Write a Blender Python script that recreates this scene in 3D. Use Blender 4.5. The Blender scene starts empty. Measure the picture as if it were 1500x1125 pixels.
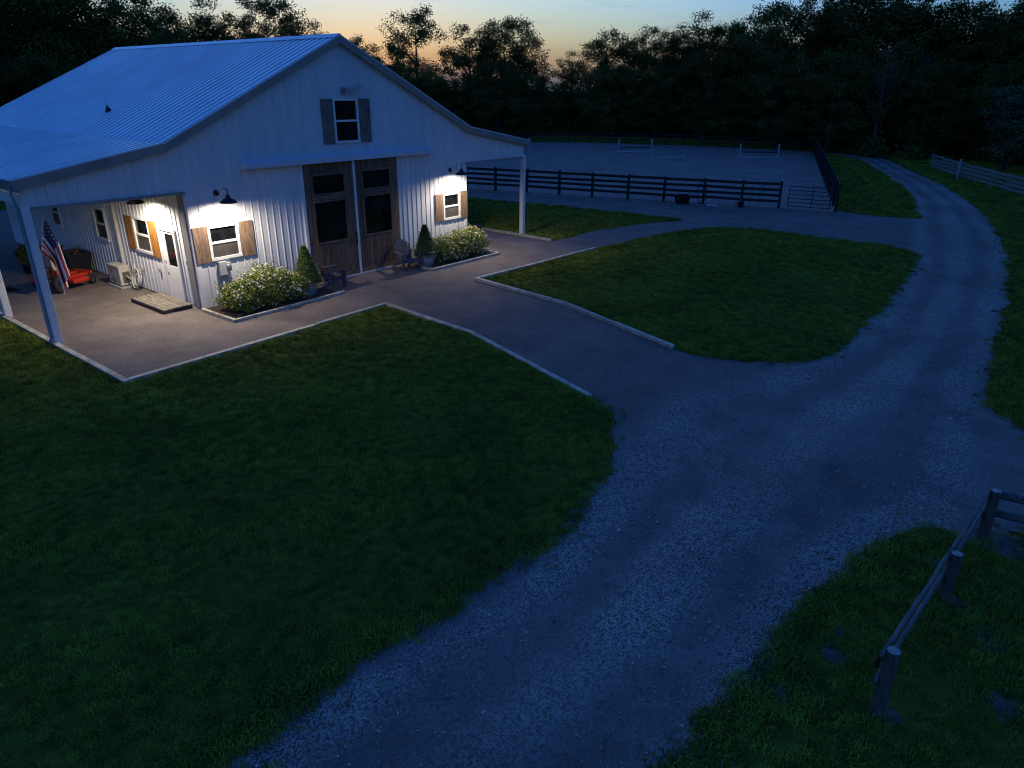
import bpy, bmesh, math, random
import numpy as np
from mathutils import Vector, Matrix, Quaternion
from mathutils.geometry import delaunay_2d_cdt

SC = bpy.context.scene
COL = SC.collection
R = math.radians

# ------------------------------------------------------------------ camera
cam = bpy.data.cameras.new('camera'); camo = bpy.data.objects.new('camera', cam); COL.objects.link(camo)
cr = Vector((0.6277188, -0.77840891, 0.00697707)); cu = Vector((0.29814977, 0.24869185, 0.92155254)); cf = Vector((0.71907984, 0.57639564, -0.38819098))
m = Matrix((cr, cu, -cf)).transposed().to_4x4(); m.translation = Vector((-15.0412, -18.9893, 5.9023))
camo.matrix_world = m
cam.sensor_width = 36.0; cam.lens = 1024.35 / 1500 * 36; cam.clip_start = 0.1; cam.clip_end = 4000
SC.camera = camo
CAMP = np.array((-15.04, -18.99))

# ------------------------------------------------------------------ sky just after sunset
SUN_AZ = R(40)           # clockwise from +Y
world = bpy.data.worlds.new('World'); SC.world = world; world.use_nodes = True
nt = world.node_tree; nt.nodes.clear()
def sky(oz, dust, el):
    s = nt.nodes.new('ShaderNodeTexSky'); s.sky_type = 'NISHITA'; s.sun_disc = False
    s.sun_elevation = R(el); s.sun_rotation = SUN_AZ; s.ozone_density = oz; s.dust_density = dust; s.air_density = 1.0
    return s
blue = sky(5.0, 1.4, 0.0); warm = sky(2.7, 3.0, -1.0)
# the thinner-ozone twilight arch is dimmer: lift it to the level of the blue dome
wg = nt.nodes.new('ShaderNodeMix'); wg.data_type = 'RGBA'; wg.blend_type = 'MULTIPLY'; wg.clamp_result = False; wg.inputs[0].default_value = 1.0; wg.inputs[7].default_value = (0.85, 1.25, 1.35, 1); nt.links.new(warm.outputs[0], wg.inputs[6])
# pale veil of multiply scattered light in the arch, which the sky model leaves out
wa = nt.nodes.new('ShaderNodeMix'); wa.data_type = 'RGBA'; wa.blend_type = 'ADD'; wa.inputs[0].default_value = 1.0; wa.inputs[7].default_value = (0.07, 0.10, 0.12, 1); nt.links.new(wg.outputs[2], wa.inputs[6])
def wmath(op, a, b=None, c=None):
    n = nt.nodes.new('ShaderNodeMath'); n.operation = op
    for i, v in enumerate((a, b, c)):
        if v is None: continue
        if isinstance(v, (int, float)): n.inputs[i].default_value = v
        else: nt.links.new(v, n.inputs[i])
    return n.outputs[0]
tc = nt.nodes.new('ShaderNodeTexCoord')
dot = nt.nodes.new('ShaderNodeVectorMath'); dot.operation = 'DOT_PRODUCT'
nt.links.new(tc.outputs['Generated'], dot.inputs[0]); dot.inputs[1].default_value = (math.sin(SUN_AZ), math.cos(SUN_AZ), 0.0)
mr = nt.nodes.new('ShaderNodeMapRange'); mr.interpolation_type = 'SMOOTHSTEP'
nt.links.new(dot.outputs['Value'], mr.inputs[0]); mr.inputs[1].default_value = 0.80; mr.inputs[2].default_value = 0.992
mixs = nt.nodes.new('ShaderNodeMix'); mixs.data_type = 'RGBA'
nt.links.new(mr.outputs[0], mixs.inputs[0]); nt.links.new(blue.outputs[0], mixs.inputs[6]); nt.links.new(wa.outputs[2], mixs.inputs[7])
# a few thin dusk streaks of cloud
mp = nt.nodes.new('ShaderNodeMapping'); mp.inputs['Scale'].default_value = (5.0, 5.0, 60.0)
nt.links.new(tc.outputs['Generated'], mp.inputs[0])
nz = nt.nodes.new('ShaderNodeTexNoise'); nz.inputs['Scale'].default_value = 1.6; nz.inputs['Detail'].default_value = 6; nz.inputs['Roughness'].default_value = 0.62
nt.links.new(mp.outputs[0], nz.inputs['Vector'])
cr_ = nt.nodes.new('ShaderNodeMapRange'); cr_.interpolation_type = 'SMOOTHSTEP'
nt.links.new(nz.outputs['Fac'], cr_.inputs[0]); cr_.inputs[1].default_value = 0.56; cr_.inputs[2].default_value = 0.74; cr_.inputs[3].default_value = 0.0; cr_.inputs[4].default_value = 0.30
cm = nt.nodes.new('ShaderNodeMix'); cm.data_type = 'RGBA'; cm.blend_type = 'MULTIPLY'
nt.links.new(cr_.outputs[0], cm.inputs[0]); nt.links.new(mixs.outputs[2], cm.inputs[6]); cm.inputs[7].default_value = (0.35, 0.38, 0.5, 1)
bg = nt.nodes.new('ShaderNodeBackground'); bg.inputs['Strength'].default_value = 0.15
wo = nt.nodes.new('ShaderNodeOutputWorld')
nt.links.new(cm.outputs[2], bg.inputs['Color']); nt.links.new(bg.outputs[0], wo.inputs[0])

# the last of the sun itself, almost gone behind the wood
sl = bpy.data.lights.new('sun', 'SUN'); sl.energy = 0.004; sl.angle = R(6); sl.color = (1.0, 0.6, 0.35)
so = bpy.data.objects.new('sun', sl); COL.objects.link(so)
so.rotation_euler = Vector((-math.sin(SUN_AZ), -math.cos(SUN_AZ), -math.tan(R(1.5)))).to_track_quat('-Z', 'Y').to_euler()
so.location = (60, 50, 40)

SC.cycles.filter_width = 1.1
vs = SC.view_settings
SC.display_settings.display_device = 'sRGB'
vs.view_transform = 'Standard'; vs.look = 'None'; vs.gamma = 1.0; vs.use_curve_mapping = False; vs.exposure = 3.15

# ------------------------------------------------------------------ helpers
rnd = random.Random(7)
def N(nt, t, **kw):
    n = nt.nodes.new(t)
    for k, v in kw.items(): setattr(n, k, v)
    return n
MATS = {}
def mat(name, col, rough=0.6, var=0.12, scale=6.0, metal=0.0, spec=0.5, bump=0.0, bscale=40.0, rand=0.0, grain=None, col2=None, stretch=None, emit=None, coord='Object', sheen=None):
    """procedural principled: base colour with noise towards col2, per-object jitter, fine bump"""
    mt = bpy.data.materials.new(name); mt.use_nodes = True; t = mt.node_tree
    b = t.nodes['Principled BSDF']; b.inputs['Roughness'].default_value = rough; b.inputs['Metallic'].default_value = metal
    b.inputs['Specular IOR Level'].default_value = spec
    c = N(t, 'ShaderNodeTexCoord'); v = c.outputs['Object' if coord == 'World' else coord]
    if coord == 'World':
        v = N(t, 'ShaderNodeNewGeometry').outputs['Position']
    if stretch:
        mp = N(t, 'ShaderNodeMapping'); mp.inputs['Scale'].default_value = stretch; t.links.new(v, mp.inputs[0]); v = mp.outputs[0]
    nz = N(t, 'ShaderNodeTexNoise'); nz.inputs['Scale'].default_value = scale; nz.inputs['Detail'].default_value = 5; nz.inputs['Roughness'].default_value = 0.6
    t.links.new(v, nz.inputs['Vector'])
    c2 = col2 if col2 else tuple(max(0, x * (1 - 2 * var)) for x in col)
    c1 = tuple(min(1, x * (1 + var)) for x in col)
    r = N(t, 'ShaderNodeMapRange'); r.inputs[1].default_value = 0.32; r.inputs[2].default_value = 0.68; t.links.new(nz.outputs['Fac'], r.inputs[0])
    mx = N(t, 'ShaderNodeMix', data_type='RGBA'); mx.inputs[6].default_value = (*c1, 1); mx.inputs[7].default_value = (*c2, 1)
    t.links.new(r.outputs[0], mx.inputs[0]); out = mx.outputs[2]
    if rand:
        oi = N(t, 'ShaderNodeObjectInfo'); rr = N(t, 'ShaderNodeMapRange'); rr.inputs[3].default_value = 1 - rand; rr.inputs[4].default_value = 1 + rand
        t.links.new(oi.outputs['Random'], rr.inputs[0])
        hs = N(t, 'ShaderNodeHueSaturation'); t.links.new(rr.outputs[0], hs.inputs['Value']); t.links.new(out, hs.inputs['Color']); out = hs.outputs[0]
    t.links.new(out, b.inputs['Base Color'])
    if bump:
        n2 = N(t, 'ShaderNodeTexNoise'); n2.inputs['Scale'].default_value = bscale; n2.inputs['Detail'].default_value = 4; t.links.new(v, n2.inputs['Vector'])
        bp = N(t, 'ShaderNodeBump'); bp.inputs['Strength'].default_value = bump; bp.inputs['Distance'].default_value = 0.02
        t.links.new(n2.outputs['Fac'], bp.inputs['Height']); t.links.new(bp.outputs[0], b.inputs['Normal'])
    if emit:
        b.inputs['Emission Color'].default_value = (*emit[:3], 1); b.inputs['Emission Strength'].default_value = emit[3]
    MATS[name] = mt
    return mt

mat('siding', (0.68, 0.68, 0.67), 0.6, spec=0.3, var=0.05, scale=1.2, coord='World', rand=0.03, stretch=(3.0, 3.0, .35), bump=.08, bscale=3.0)
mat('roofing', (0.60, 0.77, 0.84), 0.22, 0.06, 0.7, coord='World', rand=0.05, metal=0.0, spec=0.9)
mat('corner_grey', (0.27, 0.25, 0.235), 0.6, 0.1, 3)
mat('trim_white', (0.76, 0.75, 0.72), 0.45, 0.05, 4)
mat('fascia', (0.30, 0.27, 0.23), 0.5, 0.08, 2)
mat('track', (0.60, 0.62, 0.66), 0.45, 0.05, 2)
mat('gutter', (0.30, 0.31, 0.33), 0.4, 0.08, 3)
mat('black_metal', (0.015, 0.015, 0.017), 0.42, 0.1, 8)
mat('shade_white', (0.8, 0.8, 0.78), 0.35, 0.02, 8)
mat('bulb', (1, 0.95, 0.85), 0.3, 0.0, 8, emit=(1.0, 0.86, 0.66, 2.5))
mat('door_wood', (0.195, 0.115, 0.064), 0.75, 0.3, 3.0, bump=0.4, bscale=10, rand=0.28, stretch=(7, 7, 0.7), coord='World')
mat('door_rail', (0.215, 0.13, 0.074), 0.7, 0.3, 3.0, bump=0.3, bscale=10, rand=0.15, stretch=(1.0, 5, 5), coord='World')
mat('shutter_wood', (0.225, 0.142, 0.09), 0.65, 0.28, 3.0, bump=0.3, bscale=12, rand=0.16, stretch=(7, 7, 0.8), coord='World')
mat('shutter_orange', (0.38, 0.155, 0.032), 0.6, 0.25, 3.0, bump=0.3, bscale=12, rand=0.12, stretch=(7, 7, 0.8), coord='World')
mat('shutter_grey', (0.20, 0.165, 0.13), 0.75, 0.28, 3.0, bump=0.3, bscale=12, rand=0.14, stretch=(7, 7, 0.8), coord='World')
mat('glass', (0.010, 0.012, 0.015), 0.05, 0.5, 1.5, spec=0.55, coord='World')
mat('screen', (0.085, 0.078, 0.070), 0.38, 0.25, 1.3, spec=0.4, coord='World')
mat('concrete', (0.38, 0.37, 0.35), 0.85, 0.15, 6, bump=0.2)
mat('edging_wood', (0.56, 0.50, 0.37), 0.75, 0.22, 5, bump=0.4, bscale=14, rand=0.18, coord='World')
mat('deck_wood', (0.28, 0.235, 0.175), 0.7, 0.3, 4, bump=0.3, bscale=10, rand=0.2, stretch=(6, 0.8, 6), coord='World')
mat('deck_dark', (0.04, 0.036, 0.03), 0.8, 0.2, 4)
mat('chair_wood', (0.105, 0.108, 0.112), 0.7, 0.2, 5, rand=0.12)
mat('stone_pot', (0.33, 0.33, 0.33), 0.8, 0.25, 9, bump=0.4, bscale=25)
mat('mulch', (0.075, 0.045, 0.028), 0.9, 0.4, 25, bump=0.8, bscale=60, coord='World')
mat('spruce', (0.12, 0.165, 0.03), 0.6, 0.3, 6, col2=(0.06, 0.095, 0.02))
mat('shrub_leaf', (0.20, 0.235, 0.032), 0.55, 0.3, 5, col2=(0.09, 0.125, 0.02), spec=0.25)
mat('petal', (0.84, 0.78, 0.56), 0.6, 0.05, 8)
mat('petal_yellow', (0.62, 0.50, 0.16), 0.6, 0.1, 8)
mat('black_fence', (0.013, 0.012, 0.012), 0.7, 0.2, 4, rand=0.2)
mat('grey_fence', (0.24, 0.235, 0.22), 0.8, 0.2, 4, rand=0.15)
mat('fence_wood', (0.115, 0.09, 0.07), 0.8, 0.3, 5, bump=0.5, bscale=12, rand=0.1, stretch=(5, 5, 0.8))
mat('fence_rail', (0.17, 0.155, 0.14), 0.7, 0.25, 4, bump=0.4, bscale=12, stretch=(0.8, 5, 5))
mat('post_end', (0.42, 0.39, 0.35), 0.85, 0.2, 20)
mat('jump_white', (0.42, 0.42, 0.43), 0.5, 0.05, 4)
mat('jump_dark', (0.05, 0.045, 0.05), 0.6, 0.1, 4)
mat('rubber', (0.02, 0.02, 0.02), 0.75, 0.2, 10)
mat('red_paint', (0.62, 0.045, 0.02), 0.35, 0.08, 4)
mat('seat_vinyl', (0.50, 0.42, 0.32), 0.55, 0.1, 6)
mat('ac_beige', (0.56, 0.51, 0.42), 0.5, 0.06, 3)
mat('ac_dark', (0.10, 0.095, 0.085), 0.5, 0.1, 6)
mat('hose_pale', (0.55, 0.54, 0.48), 0.45, 0.1, 8)
mat('hose_dark', (0.028, 0.03, 0.028), 0.5, 0.1, 8)
mat('meter_grey', (0.45, 0.45, 0.44), 0.45, 0.08, 6, metal=0.0)
mat('dark_plastic', (0.018, 0.018, 0.02), 0.5, 0.15, 5)
mat('dry_twig', (0.20, 0.12, 0.06), 0.8, 0.3, 8)
mat('orange_mark', (0.45, 0.12, 0.03), 0.6, 0.1, 8)
mat('bark', (0.05, 0.042, 0.035), 0.9, 0.3, 6, bump=0.5, bscale=12)
mat('pale_bark', (0.055, 0.052, 0.05), 0.85, 0.2, 6)
mat('leaf_a', (0.105, 0.118, 0.030), 0.8, 0.35, 0.35, spec=0.0, rand=0.3, col2=(0.062, 0.074, 0.020), coord='World')
mat('leaf_b', (0.110, 0.118, 0.030), 0.8, 0.35, 0.35, spec=0.0, rand=0.3, col2=(0.066, 0.072, 0.020), coord='World')
mat('leaf_c', (0.085, 0.11, 0.03), 0.6, 0.3, 0.5, rand=0.15, col2=(0.05, 0.08, 0.04), coord='World')
mat('pole_metal', (0.5, 0.5, 0.5), 0.35, 0.05, 4, metal=0.8)
mat('scrap_white', (0.7, 0.7, 0.7), 0.6, 0.05, 4)

class MB:
    """collects shapes into one mesh"""
    def __init__(s): s.v = []; s.f = []
    def add(s, vs, fs):
        o = len(s.v); s.v += [tuple(p) for p in vs]; s.f += [tuple(i + o for i in f) for f in fs]; return s
    def box(s, lo, hi, mtx=None):
        x0, y0, z0 = lo; x1, y1, z1 = hi
        P = [Vector(p) for p in ((x0,y0,z0),(x1,y0,z0),(x1,y1,z0),(x0,y1,z0),(x0,y0,z1),(x1,y0,z1),(x1,y1,z1),(x0,y1,z1))]
        if mtx is not None: P = [mtx @ p for p in P]
        return s.add(P, [(0,3,2,1),(4,5,6,7),(0,1,5,4),(1,2,6,5),(2,3,7,6),(3,0,4,7)])
    def bevbox(s, lo, hi, b=0.02, mtx=None):
        bm = bmesh.new(); bmesh.ops.create_cube(bm, size=1)
        for v in bm.verts: v.co = Vector([(lo[i] + hi[i]) / 2 + v.co[i] * (hi[i] - lo[i]) for i in range(3)])
        bmesh.ops.bevel(bm, geom=bm.edges[:], offset=b, segments=2, affect='EDGES', profile=0.5)
        bm.verts.index_update()
        P = [v.co.copy() for v in bm.verts]; F = [[v.index for v in f.verts] for f in bm.faces]; bm.free()
        if mtx is not None: P = [mtx @ p for p in P]
        return s.add(P, F)
    def beam(s, a, b, w, h, up=(0, 0, 1)):
        a = Vector(a); b = Vector(b); d = (b - a); L = d.length; d.normalize()
        side = d.cross(Vector(up))
        if side.length < 1e-4: side = d.cross(Vector((1, 0, 0)))
        side.normalize(); u = side.cross(d)
        M = Matrix((side, d, u)).transposed().to_4x4(); M.translation = a
        return s.box((-w/2, 0, -h/2), (w/2, L, h/2), M)
    def tube(s, pts, rad, n=8, cap=True):
        pts = [Vector(p) for p in pts]; k = len(pts)
        if not hasattr(rad, '__len__'): rad = [rad] * k
        d = [(pts[min(i+1, k-1)] - pts[max(i-1, 0)]).normalized() for i in range(k)]
        ref = Vector((0, 0, 1)) if abs(d[0].z) < 0.9 else Vector((1, 0, 0))
        x = d[0].cross(ref).normalized(); V = []; F = []
        for i in range(k):
            x = (x - d[i] * x.dot(d[i])).normalized(); y = d[i].cross(x)
            for j in range(n):
                a = 2 * math.pi * j / n
                V.append(pts[i] + (x * math.cos(a) + y * math.sin(a)) * rad[i])
        for i in range(k - 1):
            for j in range(n):
                F.append((i*n+j, i*n+(j+1) % n, (i+1)*n+(j+1) % n, (i+1)*n+j))
        if cap: F.append(tuple(range(n-1, -1, -1))); F.append(tuple((k-1)*n+j for j in range(n)))
        return s.add(V, F)
    def lathe(s, prof, n=24, c=(0, 0, 0), mtx=None):
        V = []; F = []; k = len(prof)
        for r, z in prof:
            for j in range(n):
                a = 2 * math.pi * j / n; V.append(Vector((c[0] + r * math.cos(a), c[1] + r * math.sin(a), c[2] + z)))
        for i in range(k - 1):
            for j in range(n): F.append((i*n+j, i*n+(j+1) % n, (i+1)*n+(j+1) % n, (i+1)*n+j))
        if mtx is not None: V = [mtx @ v for v in V]
        return s.add(V, F)
    def torus(s, c, R_, r, axis='z', n=20, m=6, sx=1.0, mtx=None):
        V = []; F = []
        for i in range(n):
            a = 2*math.pi*i/n
            for j in range(m):
                b = 2*math.pi*j/m; q = R_ + r*math.cos(b)
                p = Vector((q*math.cos(a)*sx, q*math.sin(a), r*math.sin(b)))
                if axis == 'y': p = Vector((p.x, p.z, p.y))
                if axis == 'x': p = Vector((p.z, p.x, p.y))
                if mtx is not None: p = mtx @ p
                V.append(p + Vector(c))
        for i in range(n):
            for j in range(m): F.append((i*m+j, ((i+1) % n)*m+j, ((i+1) % n)*m+(j+1) % m, i*m+(j+1) % m))
        return s.add(V, F)
    def mesh(s, name, material, smooth=False):
        me = bpy.data.meshes.new(name); me.from_pydata(s.v, [], s.f); me.materials.append(MATS[material] if isinstance(material, str) else material)
        if smooth:
            me.polygons.foreach_set('use_smooth', [True] * len(me.polygons))
        me.update(); return me
    def build(s, name, material, parent=None, smooth=False):
        return link(name, s.mesh(name, material, smooth), parent)
def link(name, me, parent=None, loc=None, rz=None, scale=None):
    o = bpy.data.objects.new(name, me); COL.objects.link(o); o.parent = parent
    if loc is not None: o.location = loc
    if rz is not None: o.rotation_euler = (0, 0, rz)
    if scale is not None: o.scale = scale
    return o
def thing(name, label, cat, loc=(0, 0, 0), rz=0.0, group=None):
    o = bpy.data.objects.new(name, None); COL.objects.link(o); o.location = loc; o.rotation_euler = (0, 0, rz); o.empty_display_size = 0.2
    return tag(o, label, cat, group)
def tag(o, label, cat, group=None, kind=None):
    if label: o['label'] = label
    if cat: o['category'] = cat
    if group: o['group'] = group
    if kind: o['kind'] = kind
    return o
def structure(o, label=None):
    o['kind'] = 'structure'
    if label: o['label'] = label
    return o
def copy_tree(o, parent=None):
    c = o.copy(); COL.objects.link(c); c.parent = parent
    for ch in list(o.children): copy_tree(ch, c)
    return c
UNIT = {}
def unit_box(material):
    if material not in UNIT:
        UNIT[material] = MB().box((-.5, -.5, -.5), (.5, .5, .5)).mesh('board', material)
    return UNIT[material]
def board(name, material, lo, hi, parent=None):
    """axis-aligned piece that shares one box mesh"""
    o = link(name, unit_box(material), parent)
    o.location = [(lo[i] + hi[i]) / 2 for i in range(3)]; o.scale = [hi[i] - lo[i] for i in range(3)]
    return o
def board_between(name, material, a, b, w, h, parent=None):
    a = Vector(a); b = Vector(b); d = b - a; L = d.length; d.normalize()
    side = d.cross(Vector((0, 0, 1)))
    if side.length < 1e-4: side = Vector((1, 0, 0))
    side.normalize(); u = side.cross(d)
    o = link(name, unit_box(material), parent)
    M = Matrix((side, d, u)).transposed().to_4x4(); M.translation = (a + b) / 2
    o.matrix_local = M @ Matrix.Diagonal((w, L, h, 1)); return o

# ------------------------------------------------------------------ ground materials
def gravel_material():
    mt = bpy.data.materials.new('gravel'); mt.use_nodes = True; t = mt.node_tree; b = t.nodes['Principled BSDF']; b.inputs['Roughness'].default_value = 0.85
    b.inputs['Specular IOR Level'].default_value = 0.3
    pos = N(t, 'ShaderNodeNewGeometry').outputs['Position']
    sep = N(t, 'ShaderNodeSeparateXYZ'); t.links.new(pos, sep.inputs[0])
    def mth(op, a, b_=None, c=None):
        n = N(t, 'ShaderNodeMath', operation=op)
        for i, v in enumerate((a, b_, c)):
            if v is None: continue
            if isinstance(v, (int, float)): n.inputs[i].default_value = v
            else: t.links.new(v, n.inputs[i])
        return n.outputs[0]
    def noise(scale, detail=4, rough=0.6, st=None):
        v = pos
        if st:
            mp = N(t, 'ShaderNodeMapping'); mp.inputs['Scale'].default_value = st; t.links.new(pos, mp.inputs[0]); v = mp.outputs[0]
        n = N(t, 'ShaderNodeTexNoise'); n.inputs['Scale'].default_value = scale; n.inputs['Detail'].default_value = detail; n.inputs['Roughness'].default_value = rough
        t.links.new(v, n.inputs['Vector']); return n.outputs['Fac']
    def smooth(v, a, b_, lo=0.0, hi=1.0):
        n = N(t, 'ShaderNodeMapRange', interpolation_type='SMOOTHSTEP'); t.links.new(v, n.inputs[0])
        n.inputs[1].default_value = a; n.inputs[2].default_value = b_; n.inputs[3].default_value = lo; n.inputs[4].default_value = hi; return n.outputs[0]
    # attribute 'loose': 1 where loose pale stone lies, 0 on compacted dark fines (wheel tracks, yard)
    at = N(t, 'ShaderNodeAttribute', attribute_name='loose')
    lo = mth('ADD', at.outputs['Fac'], mth('MULTIPLY', mth('SUBTRACT', noise(0.9, 6, 0.7), 0.5), 1.1))
    lo = smooth(lo, 0.15, 0.85)
    st = N(t, 'ShaderNodeTexVoronoi'); st.inputs['Scale'].default_value = 52; st.inputs['Randomness'].default_value = 1.0; t.links.new(pos, st.inputs['Vector'])
    stc = N(t, 'ShaderNodeSeparateColor'); t.links.new(st.outputs['Color'], stc.inputs[0])
    tone = smooth(stc.outputs[0], 0.0, 1.0, 0.35, 1.75)
    fine = mth('MULTIPLY', smooth(noise(22, 5, 0.75), 0.3, 0.7, 0.68, 1.32), smooth(noise(1.1, 7, 0.72), 0.35, 0.75, 0.86, 1.30))
    cA = N(t, 'ShaderNodeMix', data_type='RGBA'); cA.inputs[6].default_value = (0.172, 0.138, 0.118, 1); cA.inputs[7].default_value = (0.285, 0.232, 0.195, 1); t.links.new(lo, cA.inputs[0])
    ton = N(t, 'ShaderNodeMix', data_type='FLOAT'); t.links.new(lo, ton.inputs[0]); t.links.new(fine, ton.inputs[2]); t.links.new(tone, ton.inputs[3])
    big = smooth(noise(0.35, 5, 0.6), 0.3, 0.7, 0.84, 1.14)
    hv = N(t, 'ShaderNodeHueSaturation'); t.links.new(cA.outputs[2], hv.inputs['Color']); t.links.new(mth('MULTIPLY', ton.outputs[0], big), hv.inputs['Value'])
    t.links.new(hv.outputs[0], b.inputs['Base Color'])
    bp = N(t, 'ShaderNodeBump'); bp.inputs['Strength'].default_value = 0.7; bp.inputs['Distance'].default_value = 0.02
    hgt = mth('ADD', mth('MULTIPLY', st.outputs['Distance'], mth('MULTIPLY', lo, -1.0)), mth('MULTIPLY', noise(45, 4, 0.7), 0.5))
    t.links.new(hgt, bp.inputs['Height']); t.links.new(bp.outputs[0], b.inputs['Normal'])
    MATS['gravel'] = mt
gravel_material()
def lawn_material(name, a, b2, c3, bumps=0.5):
    mt = bpy.data.materials.new(name); mt.use_nodes = True; t = mt.node_tree; b = t.nodes['Principled BSDF']; b.inputs['Roughness'].default_value = 0.9
    b.inputs['Specular IOR Level'].default_value = 0.0
    pos = N(t, 'ShaderNodeNewGeometry').outputs['Position']
    n1 = N(t, 'ShaderNodeTexNoise'); n1.inputs['Scale'].default_value = 0.55; n1.inputs['Detail'].default_value = 7; n1.inputs['Roughness'].default_value = 0.65; t.links.new(pos, n1.inputs['Vector'])
    n2 = N(t, 'ShaderNodeTexNoise'); n2.inputs['Scale'].default_value = 9; n2.inputs['Detail'].default_value = 5; n2.inputs['Roughness'].default_value = 0.75; t.links.new(pos, n2.inputs['Vector'])
    r1 = N(t, 'ShaderNodeMapRange'); r1.inputs[1].default_value = 0.35; r1.inputs[2].default_value = 0.65; t.links.new(n1.outputs['Fac'], r1.inputs[0])
    r2 = N(t, 'ShaderNodeMapRange'); r2.inputs[1].default_value = 0.35; r2.inputs[2].default_value = 0.65; t.links.new(n2.outputs['Fac'], r2.inputs[0])
    m1 = N(t, 'ShaderNodeMix', data_type='RGBA'); m1.inputs[6].default_value = (*a, 1); m1.inputs[7].default_value = (*b2, 1); t.links.new(r1.outputs[0], m1.inputs[0])
    m2 = N(t, 'ShaderNodeMix', data_type='RGBA'); m2.inputs[7].default_value = (*c3, 1); t.links.new(m1.outputs[2], m2.inputs[6])
    f = N(t, 'ShaderNodeMath', operation='MULTIPLY'); f.inputs[1].default_value = 0.6; t.links.new(r2.outputs[0], f.inputs[0]); t.links.new(f.outputs[0], m2.inputs[0])
    t.links.new(m2.outputs[2], b.inputs['Base Color'])
    bp = N(t, 'ShaderNodeBump'); bp.inputs['Strength'].default_value = bumps; bp.inputs['Distance'].default_value = 0.05
    n3 = N(t, 'ShaderNodeTexNoise'); n3.inputs['Scale'].default_value = 14; n3.inputs['Detail'].default_value = 4; t.links.new(pos, n3.inputs['Vector'])
    t.links.new(n3.outputs['Fac'], bp.inputs['Height']); t.links.new(bp.outputs[0], b.inputs['Normal'])
    MATS[name] = mt
lawn_material('lawn', (0.165, 0.180, 0.026), (0.120, 0.134, 0.021), (0.100, 0.092, 0.024))
lawn_material('meadow', (0.12, 0.13, 0.020), (0.09, 0.10, 0.017), (0.075, 0.072, 0.018))
mat('soil', (0.10, 0.082, 0.065), 0.9, 0.45, 9, bump=0.6, bscale=40, coord='World')
mat('footing', (0.285, 0.205, 0.165), 0.9, 0.14, 0.5, bump=0.7, bscale=3, coord='World')
def blade_material():
    mt = bpy.data.materials.new('grass_blade'); mt.use_nodes = True; t = mt.node_tree; b = t.nodes['Principled BSDF']; b.inputs['Roughness'].default_value = 0.85
    b.inputs['Specular IOR Level'].default_value = 0.05
    pos = N(t, 'ShaderNodeNewGeometry').outputs['Position']
    oi = N(t, 'ShaderNodeObjectInfo')
    n1 = N(t, 'ShaderNodeTexNoise'); n1.inputs['Scale'].default_value = 0.5; n1.inputs['Detail'].default_value = 6; n1.inputs['Roughness'].default_value = 0.65; t.links.new(pos, n1.inputs['Vector'])
    r1 = N(t, 'ShaderNodeMapRange'); r1.inputs[1].default_value = 0.36; r1.inputs[2].default_value = 0.64; t.links.new(n1.outputs['Fac'], r1.inputs[0])
    m1 = N(t, 'ShaderNodeMix', data_type='RGBA'); m1.inputs[6].default_value = (0.270, 0.300, 0.036, 1); m1.inputs[7].default_value = (0.165, 0.195, 0.028, 1); t.links.new(r1.outputs[0], m1.inputs[0])
    rr = N(t, 'ShaderNodeMapRange'); rr.inputs[3].default_value = 0.40; rr.inputs[4].default_value = 1.55; t.links.new(oi.outputs['Random'], rr.inputs[0])
    n4 = N(t, 'ShaderNodeTexNoise'); n4.inputs['Scale'].default_value = 2.3; n4.inputs['Detail'].default_value = 5; n4.inputs['Roughness'].default_value = 0.7; t.links.new(pos, n4.inputs['Vector'])
    r4 = N(t, 'ShaderNodeMapRange', interpolation_type='SMOOTHSTEP'); r4.inputs[1].default_value = 0.54; r4.inputs[2].default_value = 0.74; r4.inputs[4].default_value = 0.55; t.links.new(n4.outputs['Fac'], r4.inputs[0])
    m4 = N(t, 'ShaderNodeMix', data_type='RGBA'); m4.inputs[7].default_value = (0.25, 0.235, 0.06, 1); t.links.new(r4.outputs[0], m4.inputs[0]); t.links.new(m1.outputs[2], m4.inputs[6])
    hs = N(t, 'ShaderNodeHueSaturation'); t.links.new(rr.outputs[0], hs.inputs['Value']); t.links.new(m4.outputs[2], hs.inputs['Color'])
    t.links.new(hs.outputs[0], b.inputs['Base Color'])
    MATS['grass_blade'] = mt
blade_material()
mat('pebble', (0.40, 0.34, 0.29), 0.8, 0.2, 4, rand=0.72)

# ------------------------------------------------------------------ ground, yard, drive, arena, lawns
def polyline_noise(poly, step=0.35, amp=0.07, seed=1, closed=True, straight=()):
    r = random.Random(seed); out = []
    n = len(poly)
    for i in range(n if closed else n - 1):
        a = np.array(poly[i], float); b = np.array(poly[(i + 1) % n], float); L = np.linalg.norm(b - a); k = max(1, int(L / step))
        nrm = np.array((-(b - a)[1], (b - a)[0])) / max(L, 1e-6)
        for j in range(k):
            q = a + (b - a) * j / k
            if i not in straight: q = q + nrm * r.gauss(0, amp)
            out.append((float(q[0]), float(q[1])))
    return out
def in_poly(P, X, Y):
    c = np.zeros(len(X), bool); n = len(P); j = n - 1
    for i in range(n):
        xi, yi = P[i]; xj, yj = P[j]
        k = ((yi > Y) != (yj > Y)) & (X < (xj - xi) * (Y - yi) / (yj - yi + 1e-12) + xi); c ^= k; j = i
    return c
def edge_dist(P, X, Y):
    d = np.full(len(X), 1e9); n = len(P)
    for i in range(n):
        ax, ay = P[i]; bx, by = P[(i + 1) % n]; vx, vy = bx - ax, by - ay; L = vx*vx + vy*vy + 1e-9
        t = np.clip(((X - ax) * vx + (Y - ay) * vy) / L, 0, 1); d = np.minimum(d, np.hypot(X - ax - t*vx, Y - ay - t*vy))
    return d
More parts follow.
